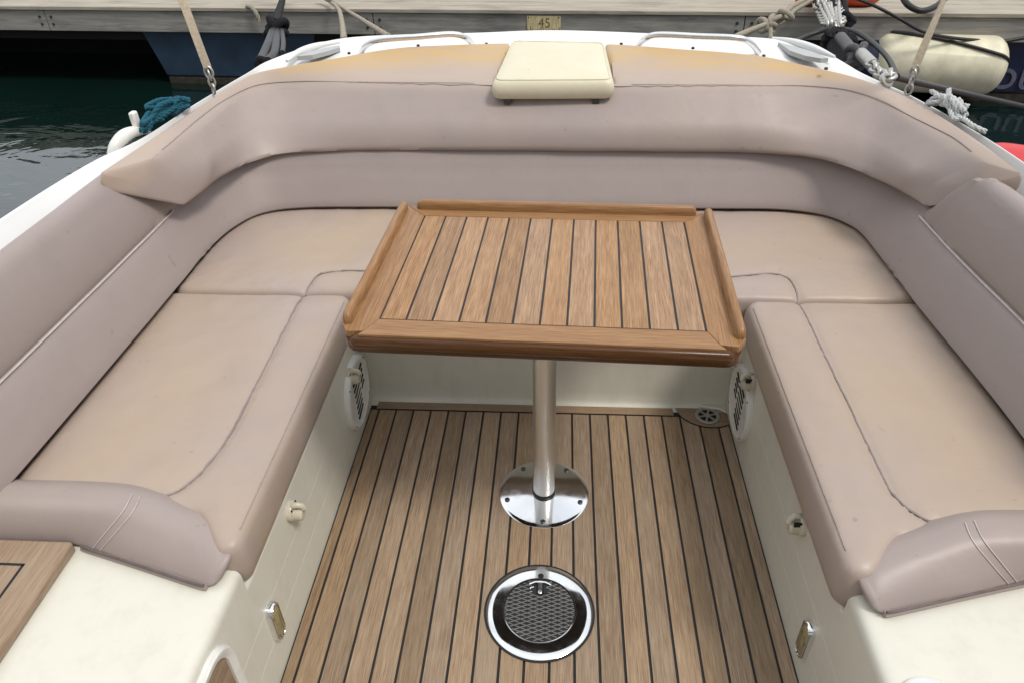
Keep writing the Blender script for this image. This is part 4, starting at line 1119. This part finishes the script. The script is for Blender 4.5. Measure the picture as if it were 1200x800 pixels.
rope('black_hose', [aty(930, 50, 3.6), aty(950, 41, 3.7), aty(975, 34.5, 3.7), aty(1000, 37, 3.6), aty(1022, 50, 3.4), aty(1040, 68, 3.1), aty(1051, 90, 2.7)], .011, 'rubber', 'black hose arching over the coiled mooring line', 'hose')
rope('dark_cable', [aty(995, -4, 5.45), aty(1020, 5, 5.25), aty(1050, 20, 5.2), aty(1080, 37, 5.2), aty(1110, 44, 5.25), aty(1150, 48, 5.3), aty(1175, 49, 5.3), aty(1215, 42, 5.3)], .011, 'rubber', 'thin dark cable trailing across the pontoon edge above the fender', 'cable')
rope('slack_line', [aty(1040, 88, 2.9), aty(1075, 97, 3.4), aty(1110, 105, 3.9), aty(1150, 114, 4.3), aty(1210, 127, 4.7)], .014, 'grey_rubber', 'dark slack line running low over the water under the fender', 'rope')
rope('black_hose', [aty(1056, -6, 5.4), aty(1064, 6, 5.3), aty(1078, 13, 5.25), aty(1092, 10, 5.3), aty(1104, 2, 5.4), aty(1112, -6, 5.5)], .020, 'rubber', 'black hose drooping off the pontoon beside the right awning strap', 'hose')

# big cream fender with navy ends
o = empty('fender', aty(1098, 75, 5.40), 'large cream cylindrical fender with navy ends hanging along the pontoon', 'fender')
L0 = v3(o.location)
ea = aty(1017, 72, 5.45)-L0; eb = aty(1176, 78, 5.32)-L0; ax = eb-ea; LL = np.linalg.norm(ax)
Mf = fr(ea, ax); RF = .192
prof = [(.001, -.0)]+[(RF*math.sin(a)**.8, .10*(1-math.cos(a))) for a in np.linspace(.1, math.pi/2, 8)]+[(RF, LL-.11)]+[(RF*math.sin(a)**.8, LL-.11+.11*math.cos(a)) for a in np.linspace(math.pi/2, .1, 8)]+[(.001, LL)]
m = MB(); m.lathe(prof, Mf, 40); m.build('body', 'fender', o, 50)
m = MB(); m.lathe([(.15, .03), (.14, -.03), (.10, -.10), (.05, -.15), (.03, -.20)], Mf, 32); m.build('end_cap', 'navy', o, 40)
m = MB()
up = v3((-.1, -.75, .66)); up /= np.linalg.norm(up)
n_ = 40; pts = []
axn = ax/LL
for i in range(n_):
    t = .10+.88*i/(n_-1); ang = R(96-70*t); e = np.cross(axn, (0, 0, 1)); e /= np.linalg.norm(e); up_ = np.cross(e, axn)
    if e[1] > 0: e = -e
    rad = RF*(min(1, math.sqrt(max(0.02, 1-(max(0, .1-t*LL)/.1)**2)))*min(1, math.sqrt(max(.02, 1-(max(0, t*LL-(LL-.11))/.11)**2))))+.010
    pts.append(ea+axn*LL*t+e*rad*math.cos(ang)+up_*rad*math.sin(ang))
m.tube(pts, .0105, 7); m.build('lashing', 'rubber', o, 60)

# red buoy with grey nose beside the hull
o = empty('buoy', tuple(atz(1222, 216, -.22)), 'red inflatable buoy with a grey end floating beside the right side of the hull', 'buoy')
m = MB(); Mb = fr((-.42, .22, 0), (.95, -.45, 0))
m.lathe([(.001, .06)]+[(.17*math.sin(a), .17+.11-.22*math.cos(a)+.0) for a in np.linspace(.55, math.pi/2, 8)]+[(.17, .9)]+[(.17*math.sin(a), .9-.17*math.cos(a)) for a in np.linspace(math.pi/2, 2.9, 8)], Mb, 32)
m.build('body', 'red', o, 50)
m = MB(); m.lathe([(.001, .02), (.06, .035), (.10, .08), (.112, .115), (.095, .12)], Mb, 28); m.build('nose', 'grey_rubber', o, 50)

# orange bundle on the pontoon
m = MB(); rn = random.Random(5)
for k, (s_, r_) in enumerate(((7.02-.02, .075), (7.22-.02, .088), (7.12, .07), (6.86, .06))):
    c = dk(s_-.70, .17, DZ+.02+r_*.8)
    rings = []
    for a in np.linspace(-math.pi/2, math.pi/2, 9):
        rings.append([v3(c)+v3((r_*1.6*math.cos(a)*math.cos(b)*(1+.08*math.sin(3*b+k)), r_*1.1*math.cos(a)*math.sin(b), r_*.85*math.sin(a)*(1+.1*math.cos(2*b)))) for b in np.linspace(0, 2*math.pi, 20, endpoint=False)])
    m.rings(rings, True, True)
tag(m.build('folded_bag', 'orange', None, 60), 'orange red folded bag lying on the pontoon near the chains', 'bag')

# ================================================================== LIGHT
W = bpy.data.worlds.new('World'); S.world = W; W.use_nodes = True
nt = W.node_tree; bg = nt.nodes['Background']
sky = nt.nodes.new('ShaderNodeTexSky'); sky.sky_type = 'NISHITA'; sky.sun_disc = False
SUN_EL, SUN_AZ = R(58), R(125)      # azimuth clockwise from +y
sky.sun_elevation = SUN_EL; sky.sun_rotation = SUN_AZ; sky.air_density = 1.2; sky.dust_density = 3.0; sky.ozone_density = 1.0
tc = nt.nodes.new('ShaderNodeTexCoord'); mp = nt.nodes.new('ShaderNodeMapping'); mp.inputs['Scale'].default_value = (1, 1, 2.2)
nt.links.new(tc.outputs['Generated'], mp.inputs[0])
nz = nt.nodes.new('ShaderNodeTexNoise'); nz.inputs['Scale'].default_value = 2.2; nz.inputs['Detail'].default_value = 6
nt.links.new(mp.outputs[0], nz.inputs['Vector'])
rp = nt.nodes.new('ShaderNodeValToRGB'); rp.color_ramp.elements[0].position = .30; rp.color_ramp.elements[1].position = .60
rp.color_ramp.elements[0].color = (.55, .55, .55, 1)
nt.links.new(nz.outputs['Fac'], rp.inputs[0])
mx = nt.nodes.new('ShaderNodeMix'); mx.data_type = 'RGBA'
nt.links.new(rp.outputs[0], mx.inputs['Factor']); nt.links.new(sky.outputs[0], mx.inputs[6]); mx.inputs[7].default_value = (8.2, 8.4, 8.6, 1)
# sky is dimmer low down in front of the boat, brighter overhead and astern
sx_ = nt.nodes.new('ShaderNodeVectorMath'); sx_.operation = 'DOT_PRODUCT'; nt.links.new(tc.outputs['Generated'], sx_.inputs[0]); sx_.inputs[1].default_value = (0, .55, .84)
gr_ = nt.nodes.new('ShaderNodeMapRange'); gr_.inputs['From Min'].default_value = -.35; gr_.inputs['From Max'].default_value = .75; gr_.inputs['To Min'].default_value = .30; gr_.inputs['To Max'].default_value = 1.2
nt.links.new(sx_.outputs['Value'], gr_.inputs['Value'])
vm = nt.nodes.new('ShaderNodeVectorMath'); vm.operation = 'SCALE'; nt.links.new(mx.outputs[2], vm.inputs[0]); nt.links.new(gr_.outputs[0], vm.inputs['Scale'])
nt.links.new(vm.outputs[0], bg.inputs['Color']); bg.inputs['Strength'].default_value = .115
sd = bpy.data.lights.new('sun', 'SUN'); sd.energy = 1.8; sd.angle = R(14); sd.color = (1.0, .95, .88)
so_ = bpy.data.objects.new('sun', sd); COL.objects.link(so_)
dv = Vector((math.sin(SUN_AZ)*math.cos(SUN_EL), math.cos(SUN_AZ)*math.cos(SUN_EL), math.sin(SUN_EL)))
so_.rotation_euler = dv.to_track_quat('Z', 'Y').to_euler()
S.view_settings.view_transform = 'Standard'; S.view_settings.look = 'None'; S.view_settings.gamma = 1; S.view_settings.use_curve_mapping = False
S.view_settings.exposure = 0.17
S.cycles.max_bounces = 8; S.cycles.use_denoising = True
